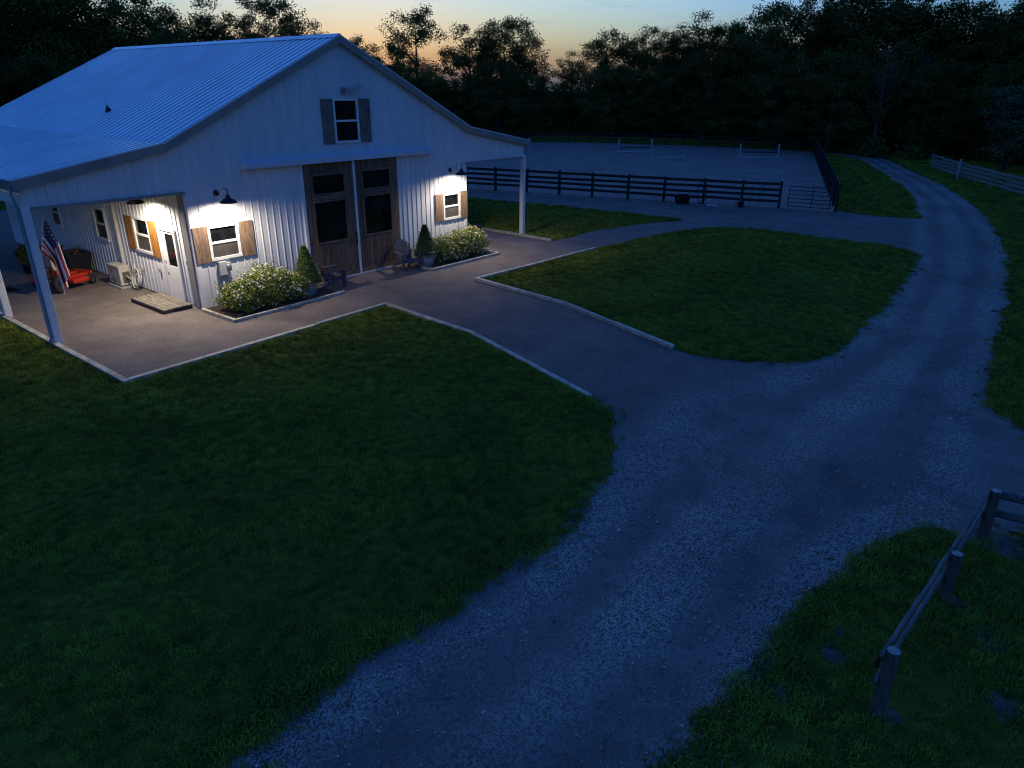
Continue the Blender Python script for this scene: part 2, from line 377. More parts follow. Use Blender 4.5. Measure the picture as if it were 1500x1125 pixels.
def sheet(name, poly, zf, step, material, attr=None):
    """polygon filled with a triangulated surface whose height is zf(x, y, distance to edge)"""
    P = np.array(poly); x0, y0 = P.min(0); x1, y1 = P.max(0)
    gx, gy = np.meshgrid(np.arange(x0 + step/2, x1, step), np.arange(y0 + step/2, y1, step)); gx = gx.ravel(); gy = gy.ravel()
    k = in_poly(poly, gx, gy); gx, gy = gx[k], gy[k]
    if len(gx):
        k = edge_dist(poly, gx, gy) > step * 0.35; gx, gy = gx[k], gy[k]
    pts = [Vector(p) for p in poly] + [Vector((float(a), float(b))) for a, b in zip(gx, gy)]
    n = len(poly)
    vo, eo, fo, _, _, _ = delaunay_2d_cdt(pts, [(i, (i + 1) % n) for i in range(n)], [], 1, 1e-5)
    X = np.array([v[0] for v in vo]); Y = np.array([v[1] for v in vo]); D = edge_dist(poly, X, Y)
    Z = zf(X, Y, D)
    me = bpy.data.meshes.new(name); me.from_pydata(list(zip(X.tolist(), Y.tolist(), Z.tolist())), [], [tuple(f) for f in fo])
    me.materials.append(MATS[material]); me.polygons.foreach_set('use_smooth', [True] * len(me.polygons))
    if attr is not None:
        a = me.attributes.new('loose', 'FLOAT', 'POINT'); a.data.foreach_set('value', attr(X, Y).astype(np.float32))
    me.update()
    return link(name, me)
def wob(X, Y, s=1.0):
    return (np.sin(X*0.9*s + 1.3) * np.cos(Y*0.7*s + 0.4) + 0.6*np.sin(X*2.1*s - Y*1.7*s + 2.0) + 0.35*np.sin(X*4.3*s + Y*3.9*s))

# far ground
b_ = MB(); xs = [-2500, -300, -60, -20, 20, 60, 120, 300, 2500]
for i, x in enumerate(xs):
    for y in xs: b_.v.append((x, y, -0.03))
k = len(xs); b_.f = [(i*k+j, (i+1)*k+j, (i+1)*k+j+1, i*k+j+1) for i in range(k-1) for j in range(k-1)]
structure(b_.build('ground', 'meadow'), 'dark grassland under and beyond the woods')

# drive centre line, half widths
DRV = [(-60, -16.3, 1.9), (-30, -15.9, 1.9), (-20, -15.75, 1.75), (-13, -15.75, 1.75), (-9.5, -15.85, 1.6), (-6, -15.9, 1.9), (-3, -16.2, 2.6), (0, -16.4, 2.0), (3, -16.55, 1.45), (8.6, -16.4, 1.35), (13.5, -16.1, 1.35), (18, -15.4, 1.6), (22, -14.7, 1.65), (26.5, -13.9, 1.5), (31.5, -12.75, 1.35), (36, -11.5, 1.3), (41, -9.9, 1.25), (47, -7.5, 1.2), (52.5, -5.3, 1.1), (58, -3.3, 1.05), (62, -1.2, 1.05), (65, 2.0, 1.05), (66, 6.0, 1.05)]
def catmull(P, n=8):
    P = np.array(P, float); out = []
    for i in range(len(P) - 1):
        p0 = P[max(i-1, 0)]; p1 = P[i]; p2 = P[i+1]; p3 = P[min(i+2, len(P)-1)]
        for j in range(n):
            t = j / n; out.append(0.5*((2*p1) + (-p0+p2)*t + (2*p0-5*p1+4*p2-p3)*t*t + (-p0+3*p1-3*p2+p3)*t**3))
    out.append(P[-1]); return np.array(out)
CL = catmull(DRV, 10)
def drive_coord(X, Y):
    """signed offset from the drive's centre line in half-widths"""
    d = np.full(len(X), 1e9); s = np.zeros(len(X))
    for i in range(0, len(CL) - 1):
        ax, ay, aw = CL[i]; bx, by, bw = CL[i+1]; vx, vy = bx-ax, by-ay; L = vx*vx+vy*vy+1e-9
        t = np.clip(((X-ax)*vx+(Y-ay)*vy)/L, 0, 1); dx = X-ax-t*vx; dy = Y-ay-t*vy; dd = np.hypot(dx, dy)
        k = dd < d; d[k] = dd[k]; s[k] = (np.sign(vx*dy-vy*dx)*dd/(aw+(bw-aw)*t))[k]
    return s
def loose_of(X, Y):
    s = drive_coord(X, Y) + .07*np.sin(X*.42 + .8*np.sin(Y*.5)) + .03*np.sin(X*1.3 + 1.1); a = np.abs(s)
    # loose at the margins and on the crown, compacted along two wheel tracks, fines away from the drive
    tr = np.exp(-((a - 0.44) / 0.21)**2)
    on = np.clip((1.25 - a) / 0.35, 0, 1)
    v = on * (0.80 + .16*np.sin(X*.8 + 1.3*np.sin(Y*1.1)) - (0.74 + .12*np.sin(X*.43 + 2)) * tr)
    lane = np.zeros(len(X))
    for (ax, ay), (bx, by), k in (((-2.73, -13.43), (-3.48, -14.02), .35), ((-3.48, -14.02), (-4.3, -14.75), .6), ((-4.3, -14.75), (-5.1, -15.3), .45)):
        vx, vy = bx - ax, by - ay; t = np.clip(((X - ax)*vx + (Y - ay)*vy)/(vx*vx + vy*vy), 0, 1); lane = np.maximum(lane, k*np.exp(-(np.hypot(X - ax - t*vx, Y - ay - t*vy)/.19)**2)/.28)
    near = np.clip((-11.5 - Y)/2.0, 0, 1) * 0.30 * (X < 12)
    return np.clip(np.maximum(v, near) + 0.35*lane, 0.05, 1.0)

YARD = [(-9.45, 22), (-9.45, -3.9), (-1.9, -3.7), (-2.2, -7.34), (-3.7, -12.1), (-4.6, -14.6), (-2, -15.2), (2, -15.2), (1.2, -14.0), (0.1, -12.4), (0.2, -11.8), (1.6, -7.65), (2.0, -3.75), (8.9, -4.05), (13.1, -4.5), (16.4, -5.6), (17.5, -7.1), (17.5, -10.2), (17.4, -13.2), (16.2, -14.6), (20, -14.8), (24.5, -13.9), (25.9, -12.7), (25.4, -11.2), (25.3, -8.8), (24.7, -6.0), (22.4, 2.2), (19.8, 10.4), (16.0, 24), (-2, 26)]
big = [(p[0] + 0.0, p[1]) for p in YARD]
def yard_z(X, Y, D): return 0.0 + 0.004*wob(X, Y)
structure(sheet('yard', [(-9.5, 24), (-9.5, -4.2), (-2.4, -4.4), (-5.2, -13.6), (-5.5, -15.2), (20, -15.2), (26.6, -13.2), (26.2, -9.0), (25.4, -8.4), (19.6, 11.0), (16, 25)], yard_z, 0.5, 'gravel', loose_of), 'compacted dark gravel yard around the barn')
structure(sheet('side_track', polyline_noise([(-5.0, -16.5), (2.6, -17.2), (2.4, -18.35), (1.2, -18.75), (.2, -19.6), (3.2, -24), (-2.8, -24.5), (-3.2, -20.4), (-3.7, -19.5), (-4.0, -18.7), (-4.6, -18.0)], .4, .05, 6), lambda X, Y, D: -.012 + .02*np.clip(D/.3, 0, 1) + .004*wob(X, Y, 2), .35, 'gravel', lambda X, Y: np.full(len(X), .32)), 'worn gravel side track leading off past the round post fence')
# drive ribbon
b_ = MB(); nw = 15; dl = []
rd = random.Random(5)
for i, (x, y, w) in enumerate(CL):
    d = CL[min(i+1, len(CL)-1)] - CL[max(i-1, 0)]; nx, ny = -d[1], d[0]; L = math.hypot(nx, ny); nx /= L; ny /= L
    for j in range(nw):
        s = (j/(nw-1)*2-1) * 1.22
        if j in (0, nw-1): s += rd.gauss(0, .03)
        z = 0.012 + 0.03*math.exp(-((s)/0.22)**2) - 0.015*math.exp(-((abs(s)-.42)/.16)**2) - 0.03*max(0, abs(s)-1.0)
        b_.v.append((x+nx*s*w, y+ny*s*w, z)); dl.append((x+nx*s*w, y+ny*s*w))
b_.f = [(i*nw+j, (i+1)*nw+j, (i+1)*nw+j+1, i*nw+j+1) for i in range(len(CL)-1) for j in range(nw-1)]
me = b_.mesh('gravel_drive', 'gravel', True); a_ = np.array(dl)
at = me.attributes.new('loose', 'FLOAT', 'POINT'); at.data.foreach_set('value', loose_of(a_[:, 0], a_[:, 1]).astype(np.float32))
structure(link('gravel_drive', me), 'pale gravel drive curving past the barn into the woods')
# riding arena footing
ARENA = [(25.3, -8.75), (24.6, -5.9), (19.7, 10.6), (17.5, 18.5), (15.8, 24.5), (56.5, 36.5), (60.9, 30.0), (64.9, 19.6), (66.2, 11.0), (66.4, 5.3)]
structure(sheet('arena_footing', ARENA, lambda X, Y, D: 0.006 + 0.01*wob(X, Y, .5), 1.6, 'footing'), 'level grey riding arena footing inside the black fence')

LAWNS = []
BARE = [(-8.45, -18.72, .24), (-6.12, -18.95, .22), (-4.3, -19.25, .42), (-7.55, -17.95, .20), (-7.95, -18.02, .16), (-6.6, -19.35, .30), (-7.6, -19.6, .22), (-8.9, -17.75, .15), (-5.3, -18.6, .18)]
def lawn(poly, mound, label, straight=(), step=0.6, amp=0.05, base=0.02, w=5.0, seed=3):
    P = polyline_noise(poly, 0.4, amp, seed, True, straight)
    def zf(X, Y, D):
        t = np.clip(D / w, 0, 1); t = t*t*(3-2*t)
        return base*np.clip(D/0.25, 0, 1) + mound*t + 0.02*wob(X, Y)*np.clip(D/0.8, 0, 1)
    o = structure(sheet('lawn', P, zf, step, 'lawn'), label); LAWNS.append((P, zf)); return o
lawn([(-9.55, 3.4), (-9.5, -3.93), (-1.93, -3.75), (-2.26, -7.34), (-3.73, -12.0), (-4.16, -12.73), (-4.88, -13.23), (-6.01, -13.83), (-7.05, -14.22), (-7.98, -14.35), (-8.96, -14.2), (-10.18, -14.15), (-11.19, -14.06), (-12.19, -14.03), (-13.02, -14.0), (-16, -14.0), (-24, -14.1), (-40, -14.4), (-40, 30), (-9.55, 30)], 0.0, 'large dark lawn in front and left of the barn', straight=(0, 1, 2, 3, 19), seed=11, base=0.035)
lawn([(0.27, -11.87), (0.14, -12.6), (0.52, -13.6), (1.06, -14.4), (1.67, -14.95), (4.41, -15.12), (8.59, -15.05), (13.59, -14.7), (16.23, -14.35), (17.38, -13.22), (17.43, -10.19), (17.54, -7.07), (16.43, -5.54), (13.1, -4.48), (8.92, -4.10), (2.14, -3.78), (1.68, -7.65)], 0.38, 'oval island lawn mounded between the yard and the drive', straight=(14, 15, 16), seed=12, base=0.03)
lawn([(25.5, -8.9), (25.41, -11.17), (25.9, -12.6), (31.23, -11.3), (36, -10.0), (41.15, -8.4), (46, -6.6), (50.1, -4.9), (57.0, -2.2), (61, 0.2), (64, 3.5), (66.6, 5.2), (66.4, 4.9)], 0.25, 'sloping grass strip between the arena fence and the drive', straight=(12,), seed=13, step=1.2, amp=.05)
lawn([(9.28, 20), (9.23, -1.75), (12.27, -1.81), (15.28, -2.59), (17.47, -3.6), (17.71, -2.4), (17.4, 1.92), (16.15, 8.66), (14, 20)], 0.08, 'grass wedge between the barn porch and the arena path', straight=(0, 8), seed=14)
lawn([(75, 0), (58.81, -4.5), (47.93, -8.8), (37.69, -12.7), (28.25, -15.3), (19.04, -17.0), (12.74, -17.7), (6.0, -18.1), (2.55, -18.3), (1.26, -18.5), (0.03, -19.3), (3, -23), (12, -34), (90, -40), (95, 0)], 0.0, 'grass verge along the far side of the drive', straight=(11, 12, 13, 14), seed=15, step=2.0, amp=.06)
lawn([(-3.4, -20.2), (-3.87, -19.35), (-4.15, -18.95), (-4.6, -18.35), (-5.2, -17.93), (-5.94, -17.75), (-7.02, -17.5), (-8.19, -17.39), (-9.3, -17.29), (-10.19, -17.25), (-14, -17.3), (-30, -17.6), (-30, -30), (-3, -30)], 0.0, 'rough grass under the round post fence', straight=(11, 12, 13), seed=16)

rb = random.Random(8)
for i, (x, y, q) in enumerate(BARE):
    P_ = [(x + math.cos(a*.5236)*q*rb.uniform(.6, 1.25), y + math.sin(a*.5236)*q*rb.uniform(.6, 1.25)) for a in range(12)]
    structure(sheet('bare_soil', P_, lambda X, Y, D: 0.02 + .02*wob(X, Y) + .004*wob(X, Y, 5) + .010*np.clip(D/.1, 0, 1), .08, 'soil'), 'bare pale soil patch in the rough grass near the round posts')
lawn([(66.7, 5.0), (66.6, 11.1), (65.3, 19.8), (61.2, 30.3), (56.9, 37), (60.5, 40), (65, 33.5), (69, 24), (71, 13), (70, 6.5)], 0.45, 'pale grass bank beyond the far arena fence', seed=17, step=1.5, w=2.0)
# ------------------------------------------------------------------ the barn
XL, XR = -5.50, 5.67; YB = 14.7; ZB = 3.31; XP = 9.32
def roofz(x):
    a = abs(x)
    return 7.36 - 0.478*a if a <= 5.86 else 7.36 - 0.478*5.86 - (a - 5.86)*0.175
barn = thing('barn', 'white ribbed metal horse barn with blue lit roof and side lean-to porches', 'barn')
PITCH = 0.2286
def rib_profile(s0, s1, h, first, half=.030, crown=.012, pitch=PITCH):
    """breakpoints (s, depth) of ribbed sheet between s0 and s1"""
    pts = {round(s0, 4): 0.0, round(s1, 4): 0.0}
    c = first + math.ceil((s0 - first) / pitch - 1e-6) * pitch
    while c < s1 - half:
        if c > s0 + half:
            for ds, d in ((-half, 0), (-crown, h), (crown, h), (half, 0)): pts[round(c + ds, 4)] = d
        c += pitch
    return sorted(pts.items())
def ribbed_wall(name, s0, s1, zbot, ztop, place, openings=(), h=0.017, width=0.9144):
    s = s0
    while s < s1 - 0.02:
        e = min(s + width, s1)
        pr = rib_profile(s, e, h, s0 + 0.09)
        ss = [p[0] for p in pr]; dd = [p[1] for p in pr]
        extra = [q for o in openings for q in o[:2] if s < q < e]
        # kinks of the roof line
        extra += [q for q in (-5.86, 0, 5.86) if s < q < e]
        allp = sorted(set(ss + extra)); dep = [float(np.interp(q, ss, dd)) for q in allp]
        mb = MB()
        for (a, da), (b, db) in zip(zip(allp, dep), list(zip(allp, dep))[1:]):
            if b - a < 1e-4: continue
            mid = (a + b) / 2
            cuts = sorted([(o[2], o[3]) for o in openings if o[0] < mid < o[1]])
            lo = zbot; spans = []
            for c0, c1 in cuts:
                if c0 > lo: spans.append((lo, c0))
                lo = max(lo, c1)
            spans.append((lo, None))
            for z0, z1 in spans:
                ta = ztop(a) if z1 is None else z1; tb = ztop(b) if z1 is None else z1
                if min(ta, tb) <= z0 + 0.005: continue
                mb.add([place(a, da, z0), place(b, db, z0), place(b, db, tb), place(a, da, ta)], [(0, 1, 2, 3)])
        if mb.f: mb.build(name, 'siding', barn)
        s = e
# window and door openings
GW = [(-5.02, -4.16, 1.40, 2.27), (4.42, 5.26, 1.33, 2.21), (-0.34, 0.57, 4.34, 5.56)]
DOOR = (-1.80, 2.10, 0.0, 3.75)
front = lambda s, d, z: (s, -d, z)
ribbed_wall('wall_panel', XL, XR, 0.03, lambda x: roofz(x) - 0.06, front, GW + [DOOR])
ribbed_wall('wall_panel', -XP, XL - 0.001, ZB, lambda x: roofz(x) - 0.06, front)
ribbed_wall('wall_panel', XR + 0.001, XP, ZB, lambda x: roofz(x) - 0.06, front)
SW = [(2.52, 3.44, 1.29, 2.25), (5.47, 6.25, 1.30, 2.26), (9.2, 9.9, 1.33, 2.20), (0.98, 1.90, 0.0, 2.13)]
ribbed_wall('wall_panel', 0.0, YB, 0.03, lambda y: roofz(XL) - 0.08, lambda s, d, z: (XL - d, s, z), SW)
ribbed_wall('wall_panel', 0.0, YB, 0.03, lambda y: roofz(XR) - 0.08, lambda s, d, z: (XR + d, s, z))
ribbed_wall('wall_panel', -XP, XP, ZB, lambda x: roofz(x) - 0.06, lambda s, d, z: (s, YB + d, z))
ribbed_wall('wall_panel', XL, XR, 0.03, lambda x: ZB, lambda s, d, z: (s, YB + d, z))
# floor inside, so nothing shows through
MB().box((XL + .05, .05, -.02), (XR - .05, YB - .05, 0.03)).build('slab', 'concrete', barn)
# roof sheets, main slopes and lean-to slopes
Y0R, Y1R = -0.14, YB + 0.14
def roof_sheets(xa, xb, lift=0.0):
    s = Y0R
    za, zb = roofz(xa) + lift, roofz(xb) + lift
    d = Vector((xb - xa, 0, zb - za)).normalized(); nrm = Vector((-d.z, 0, d.x)); nrm = nrm if nrm.z > 0 else -nrm
    while s < Y1R - 0.02:
        e = min(s + 0.9144, Y1R); mb = MB(); pr = rib_profile(s, e, 0.024, Y0R + 0.1524, .050, .042, .3048)
        for (a, da), (b, db) in zip(pr, pr[1:]):
            pa = Vector((xa, a, za)) + nrm*da; pb = Vector((xa, b, za)) + nrm*db; qa = Vector((xb, a, zb)) + nrm*da; qb = Vector((xb, b, zb)) + nrm*db
            mb.add([pa, pb, qb, qa], [(0, 1, 2, 3)] if xb < xa else [(3, 2, 1, 0)])
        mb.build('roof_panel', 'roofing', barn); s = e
for sg in (-1, 1):
    roof_sheets(0.02*sg, 5.92*sg, 0.012); roof_sheets(5.84*sg, 9.48*sg)
mb = MB()
for sg in (-1, 1): mb.add([(0, Y0R-.02, 7.43), (0, Y1R+.02, 7.43), (.2*sg, Y1R+.02, roofz(.2)+.05), (.2*sg, Y0R-.02, roofz(.2)+.05), (0, Y0R-.02, 7.40), (.2*sg, Y0R-.02, roofz(.2)+.02)], [(0, 1, 2, 3) if sg < 0 else (3, 2, 1, 0), (0, 3, 5, 4) if sg > 0 else (4, 5, 3, 0)])
mb.build('ridge_cap', 'roofing', barn)
# rake fascias at both gable ends and their pale drip edges
for y, out in ((Y0R - 0.02, -1), (Y1R + 0.02, 1)):
    for sg in (-1, 1):
        for xa, xb in ((0, 5.86), (5.86, 9.5)):
            za, zb = roofz(xa) + .015, roofz(xb) + .015
            ya, yb = (y - .015, y + .015)
            P = [(xa*sg, ya, za-.21), (xb*sg, ya, zb-.21), (xb*sg, ya, zb), (xa*sg, ya, za), (xa*sg, yb, za-.21), (xb*sg, yb, zb-.21), (xb*sg, yb, zb), (xa*sg, yb, za)]
            MB().add(P, [(0, 1, 2, 3), (7, 6, 5, 4), (0, 4, 5, 1), (1, 5, 6, 2), (2, 6, 7, 3), (3, 7, 4, 0)]).build('fascia', 'fascia', barn)
            ya, yb = (y - .022, y + .03)
            P = [(xa*sg, ya, za-.01), (xb*sg, ya, zb-.01), (xb*sg, ya, zb+.032), (xa*sg, ya, za+.032), (xa*sg, yb, za-.01), (xb*sg, yb, zb-.01), (xb*sg, yb, zb+.032), (xa*sg, yb, za+.032)]
            MB().add(P, [(0, 1, 2, 3), (7, 6, 5, 4), (0, 4, 5, 1), (1, 5, 6, 2), (2, 6, 7, 3), (3, 7, 4, 0)]).build('drip_edge', 'track', barn)
# eave fascia, gutter, downspout
for sg in (-1, 1):
    zb = roofz(9.45)
    board('fascia', 'fascia', (min(9.42*sg, 9.45*sg), Y0R, zb-.22), (max(9.42*sg, 9.45*sg), Y1R, zb-.01), barn)
    g = MB(); prof = [(9.455, zb-.02), (9.455, zb-.13), (9.54, zb-.13), (9.57, zb-.02)]
    for (xa, za), (xb, z2) in zip(prof, prof[1:]): g.add([(xa*sg, Y0R, za), (xb*sg, Y0R, z2), (xb*sg, Y1R, z2), (xa*sg, Y1R, za)], [(0, 1, 2, 3)])
    g.add([(p[0]*sg, Y0R, p[1]) for p in prof], [(0, 1, 2, 3)])
    g.build('gutter', 'gutter', barn)
    MB().tube([(9.51*sg, -.02, zb-.12), (9.51*sg, -.02, zb-.3), (9.45*sg, 0.03, zb-.55), (9.45*sg, 0.03, 0.18), (9.52*sg, -0.02, 0.1)], 0.035, 8).build('downspout', 'gutter', barn, True)
# lean-to tie beams and posts
for sg in (-1, 1):
    xi = XL if sg < 0 else XR
    a, b = sorted((xi, XP*sg))
    board('tie_beam', 'fascia', (a, -.035, ZB-.07), (b, 0.06, ZB+.002), barn)
    board('eave_beam', 'trim_white', (XP*sg-.06, 0.08, ZB+.06), (XP*sg+.06, YB, ZB+.30), barn)
    for i in range(5):
        y = 3.45*i if i else 0.03
        MB().bevbox((XP*sg-.09, y-.08, 0.0), (XP*sg+.09, y+.1, ZB+.06), .012).build('post', 'trim_white', barn)
# corner, base and opening trims
for x in (XL, XR):
    sg = -1 if x < 0 else 1
    mb = MB().box((x-.003 if sg > 0 else x-.03, -.03, .03), (x+.03 if sg > 0 else x+.003, .12, ZB-.08)); mb.build('corner_trim', 'trim_white', barn)
    board('corner_trim', 'trim_white', (x-.11 if sg > 0 else x+.004, -.028, .03), (x-.004 if sg > 0 else x+.11, -.001, ZB-.08), barn)
board('corner_post', 'corner_grey', (XL-.055, .125, .03), (XL-.024, .40, ZB-.08), barn)
board('wall_trim', 'ac_beige', (XL-.075, 4.66, .03), (XL+.02, 4.76, roofz(XL)-.15), barn)
# sliding door pair
def leaf(x0, x1, g0, g1):
    lf = bpy.data.objects.new('sliding_door', None); COL.objects.link(lf); lf.parent = barn
    wins = [(g0, g1, 2.81, 3.38), (g0, g1, 1.29, 2.56)]
    n = 13; w = (x1 - x0) / n
    for i in range(n):
        a = x0 + i*w + .004; b = x0 + (i+1)*w - .004
        dy = rnd.uniform(0, .006)
        if b > g0 + .01 and a < g1 - .01:
            if a < g0: board('plank', 'door_wood', (a, -.06-dy, .04), (g0-.002, -.02, 3.74), lf)
            if b > g1: board('plank', 'door_wood', (g1+.002, -.06-dy, .04), (b, -.02, 3.74), lf)
            a2, b2 = max(a, g0), min(b, g1)
            for z0, z1 in ((.04, 1.29), (3.38, 3.74)): board('plank', 'door_wood', (a2, -.06-dy, z0), (b2, -.02, z1), lf)
        else: board('plank', 'door_wood', (a, -.06-dy, .04), (b, -.02, 3.74), lf)
    for z0, z1 in ((2.56, 2.81),):
        board('rail', 'door_rail', (g0, -.062, z0), (g1, -.02, z1), lf)
        board('rail', 'door_rail', (g0-.05, -.085, z0+.07), (g1+.05, -.063, z1-.06), lf)
    for (a, b, z0, z1) in wins:
        board('pane', 'glass', (a, -.03, z0), (b, -.022, z1), lf)
        board('casing', 'door_rail', (a-.06, -.082, z0-.05), (b+.06, -.068, z0+.012), lf)
        board('casing', 'door_rail', (a-.06, -.082, z1-.012), (b+.06, -.068, z1+.05), lf)
        board('casing', 'door_rail', (a-.06, -.080, z0+.014), (a+.012, -.067, z1-.014), lf)
        board('casing', 'door_rail', (b-.012, -.080, z0+.014), (b+.06, -.067, z1-.014), lf)
    board('kick_rail', 'door_rail', (x0+.01, -.082, .05), (x1-.01, -.068, .17), lf)
    return lf
leaf(-1.74, 0.155, -1.44, -0.22); leaf(0.265, 2.08, 0.55, 1.74)
board('pull_handle', 'black_metal', (0.10, -.10, 1.05), (0.135, -.072, 1.45), barn)
for a, b in ((-1.86, -1.76), (0.165, 0.255)): board('door_trim', 'trim_white', (a, -.075, .03), (b, .01, 3.76), barn)
board('door_trim', 'fascia', (2.09, -.05, .03), (2.13, .01, 3.76), barn)
board('door_sill', 'track', (-1.86, -.11, .0), (2.12, .05, .045), barn)
P = [(-3.80, 0, 4.0), (-3.80, -.24, 3.90), (-3.80, -.24, 3.76), (-3.80, -.02, 3.76)]
mb = MB(); mb.add(P + [(3.70, y, z) for _, y, z in P], [(0, 4, 5, 1), (1, 5, 6, 2), (2, 6, 7, 3), (0, 1, 2, 3), (7, 6, 5, 4)]); mb.build('door_track_cover', 'track', barn)
for x in (-3.81, 3.70): board('track_bracket', 'track', (x-.02, -.03, 3.45), (x+.02, -.003, 3.76), barn)
# windows with shutters
def window(kind, o, shutters, lower='screen', fw=.065, at=0.0):
    """kind 'front' on the gable wall, 'side' on the porch wall"""
    a, b, z0, z1 = o
    def bx(name, m_, s0, s1, q0, q1, d0, d1, par):
        if kind == 'front': board(name, m_, (s0, -d1, q0), (s1, -d0, q1), par)
        else: board(name, m_, (XL-d1, s0, q0), (XL-d0, s1, q1), par)
    w = bpy.data.objects.new('window', None); COL.objects.link(w); w.parent = barn
    bx('frame', 'trim_white', a-.03, b+.03, z1-.02, z1+fw-.01, -.02, .05, w); bx('sill', 'trim_white', a-.05, b+.05, z0-fw+.01, z0+.02, -.02, .065, w)
    bx('frame', 'trim_white', a-.045, a+.03, z0+.022, z1-.022, -.02, .048, w); bx('frame', 'trim_white', b-.03, b+.045, z0+.022, z1-.022, -.02, .048, w)
    zm = (z0 + z1) / 2
    bx('meeting_rail', 'trim_white', a+.031, b-.031, zm-.03, zm+.03, -.02, .035, w)
    bx('pane', 'glass', a+.031, b-.031, zm+.031, z1-.023, -.02, -.008, w)
    bx('pane', lower, a+.031, b-.031, z0+.023, zm-.031, -.02, .012, w)
    for (s0, s1, q0, q1, m_) in shutters:
        s = bpy.data.objects.new('shutter', None); COL.objects.link(s); s.parent = barn
        n = 3; ww = (s1 - s0) / n
        for i in range(n): bx('plank', m_, s0+i*ww+.002, s0+(i+1)*ww-.002, q0+rnd.uniform(0, .006), q1-rnd.uniform(0, .006), .024, .052+rnd.uniform(0, .004), s)
    return w
window('front', GW[0], [(-5.50, -5.08, 1.32, 2.33, 'shutter_wood'), (-4.09, -3.66, 1.32, 2.33, 'shutter_wood')])
window('front', GW[1], [(3.95, 4.36, 1.27, 2.27, 'shutter_wood'), (5.32, 5.70, 1.25, 2.27, 'shutter_wood')])
window('front', GW[2], [(-.84, -.40, 4.28, 5.60, 'shutter_grey'), (.64, 1.09, 4.28, 5.60, 'shutter_grey')], 'glass')
window('side', SW[0], [(2.03, 2.46, 1.20, 2.28, 'shutter_orange'), (3.50, 3.95, 1.26, 2.28, 'shutter_orange')])
window('side', SW[1], []); window('side', SW[2], [])
# entry door on the porch wall
ed = bpy.data.objects.new('entry_door', None); COL.objects.link(ed); ed.parent = barn
board('leaf_panel', 'trim_white', (XL-.012, 1.03, .06), (XL+.03, 1.86, 1.06), ed)
board('leaf_panel', 'trim_white', (XL-.012, 1.03, 2.0), (XL+.03, 1.86, 2.08), ed)
board('leaf_stile', 'trim_white', (XL-.012, 1.03, 1.062), (XL+.03, 1.12, 1.998), ed); board('leaf_stile', 'trim_white', (XL-.012, 1.60, 1.062), (XL+.03, 1.86, 1.998), ed)
board('pane', 'glass', (XL+.005, 1.122, 1.063), (XL+.02, 1.598, 1.997), ed)
for y0, y1 in ((.94, 1.028), (1.862, 1.95)): board('door_frame', 'trim_white', (XL-.05, y0, .03), (XL+.03, y1, 2.085), ed)
board('door_frame', 'trim_white', (XL-.05, .94, 2.087), (XL+.03, 1.95, 2.17), ed); board('threshold', 'concrete', (XL-.09, .98, .0), (XL+.03, 1.90, .055), ed)
MB().tube([(XL-.015, 1.80, 1.02), (XL-.075, 1.80, 1.02), (XL-.08, 1.70, 1.02)], .012, 8).build('handle', 'pole_metal', ed)
MB().tube([(XL-.012, 1.80, 1.17), (XL-.04, 1.80, 1.17)], .03, 12).build('deadbolt', 'pole_metal', ed)
# small fittings
board('switch_box', 'gutter', (XL-.06, .42, 1.25), (XL-.022, .50, 1.37), barn); board('switch_box', 'gutter', (XL-.06, 2.2, .75), (XL-.022, 2.28, .87), barn)

# ------------------------------------------------------------------ gooseneck lamps
def lamp(label, base, out, rim, power):
    """base on the wall, out unit vector, rim = centre of the shade's lower rim"""
    t = thing('gooseneck_lamp', label, 'lamp', base, 0, 'lit gooseneck barn lamps')
    B = Vector(base); O = Vector(out); rr = Vector(rim) - B
    q = O.to_track_quat('Z', 'Y').to_matrix().to_4x4()
    MB().lathe([(0, 0), (.085, 0), (.085, .02), (.05, .05), (0, .055)], 20, mtx=q).build('wall_plate', 'black_metal', t, True)
    top = rr + Vector((0, 0, .20)); reach = rr.dot(O); side = rr - O*reach; side.z = 0
    pts = []
    ctrl = [Vector((0, 0, 0)), O*.18 + Vector((0, 0, -.03)), O*(reach*.5) + side*.5 + Vector((0, 0, .10)), O*(reach*.72) + side*.8 + Vector((0, 0, top.z+.16)), top*1 + Vector((0, 0, .17)) - O*.02, top + O*.0 + Vector((0, 0, .08)), top]
    C_ = catmull([tuple(c) for c in ctrl], 6)
    MB().tube([tuple(c) for c in C_], .014, 8).build('arm', 'black_metal', t, True)
    prof = [(.232, 0), (.236, .004), (.222, .03), (.17, .075), (.10, .115), (.062, .14), (.055, .20), (.035, .215), (0, .217)]
    MB().lathe([(r, z + rr.z) for r, z in prof], 28, (rr.x, rr.y, 0)).build('shade', 'black_metal', t, True)
    inn = [(.230, .001), (.216, .028), (.165, .07), (.097, .108), (.05, .118), (0, .118)]
    MB().lathe([(r, z + rr.z) for r, z in inn], 28, (rr.x, rr.y, 0)).build('reflector', 'shade_white', t, True)
    MB().lathe([(0, .012), (.02, .016), (.03, .035), (.03, .05), (.018, .08), (.014, .115)], 14, (rr.x, rr.y, rr.z)).build('bulb', 'bulb', t, True)
    L = bpy.data.lights.new('lamp_light', 'SPOT'); L.energy = power; L.color = (1.0, 0.88, 0.72); L.shadow_soft_size = 0.03; L.spot_size = R(177); L.spot_blend = 0.72
    lo = bpy.data.objects.new('lamp_light', L); COL.objects.link(lo); lo.parent = t; lo.location = rr + Vector((0, 0, .012)) + Vector((0, 0, -.03))
    return t
lamp('black gooseneck lamp lit over the shuttered window left of the big door', (-4.62, -.001, 3.18), (0, -1, 0), (-4.65, -.66, 2.985), 37.0)
lamp('black gooseneck lamp lit over the shuttered window right of the big door', (4.81, -.001, 3.09), (0, -1, 0), (4.75, -.65, 2.975), 36.0)
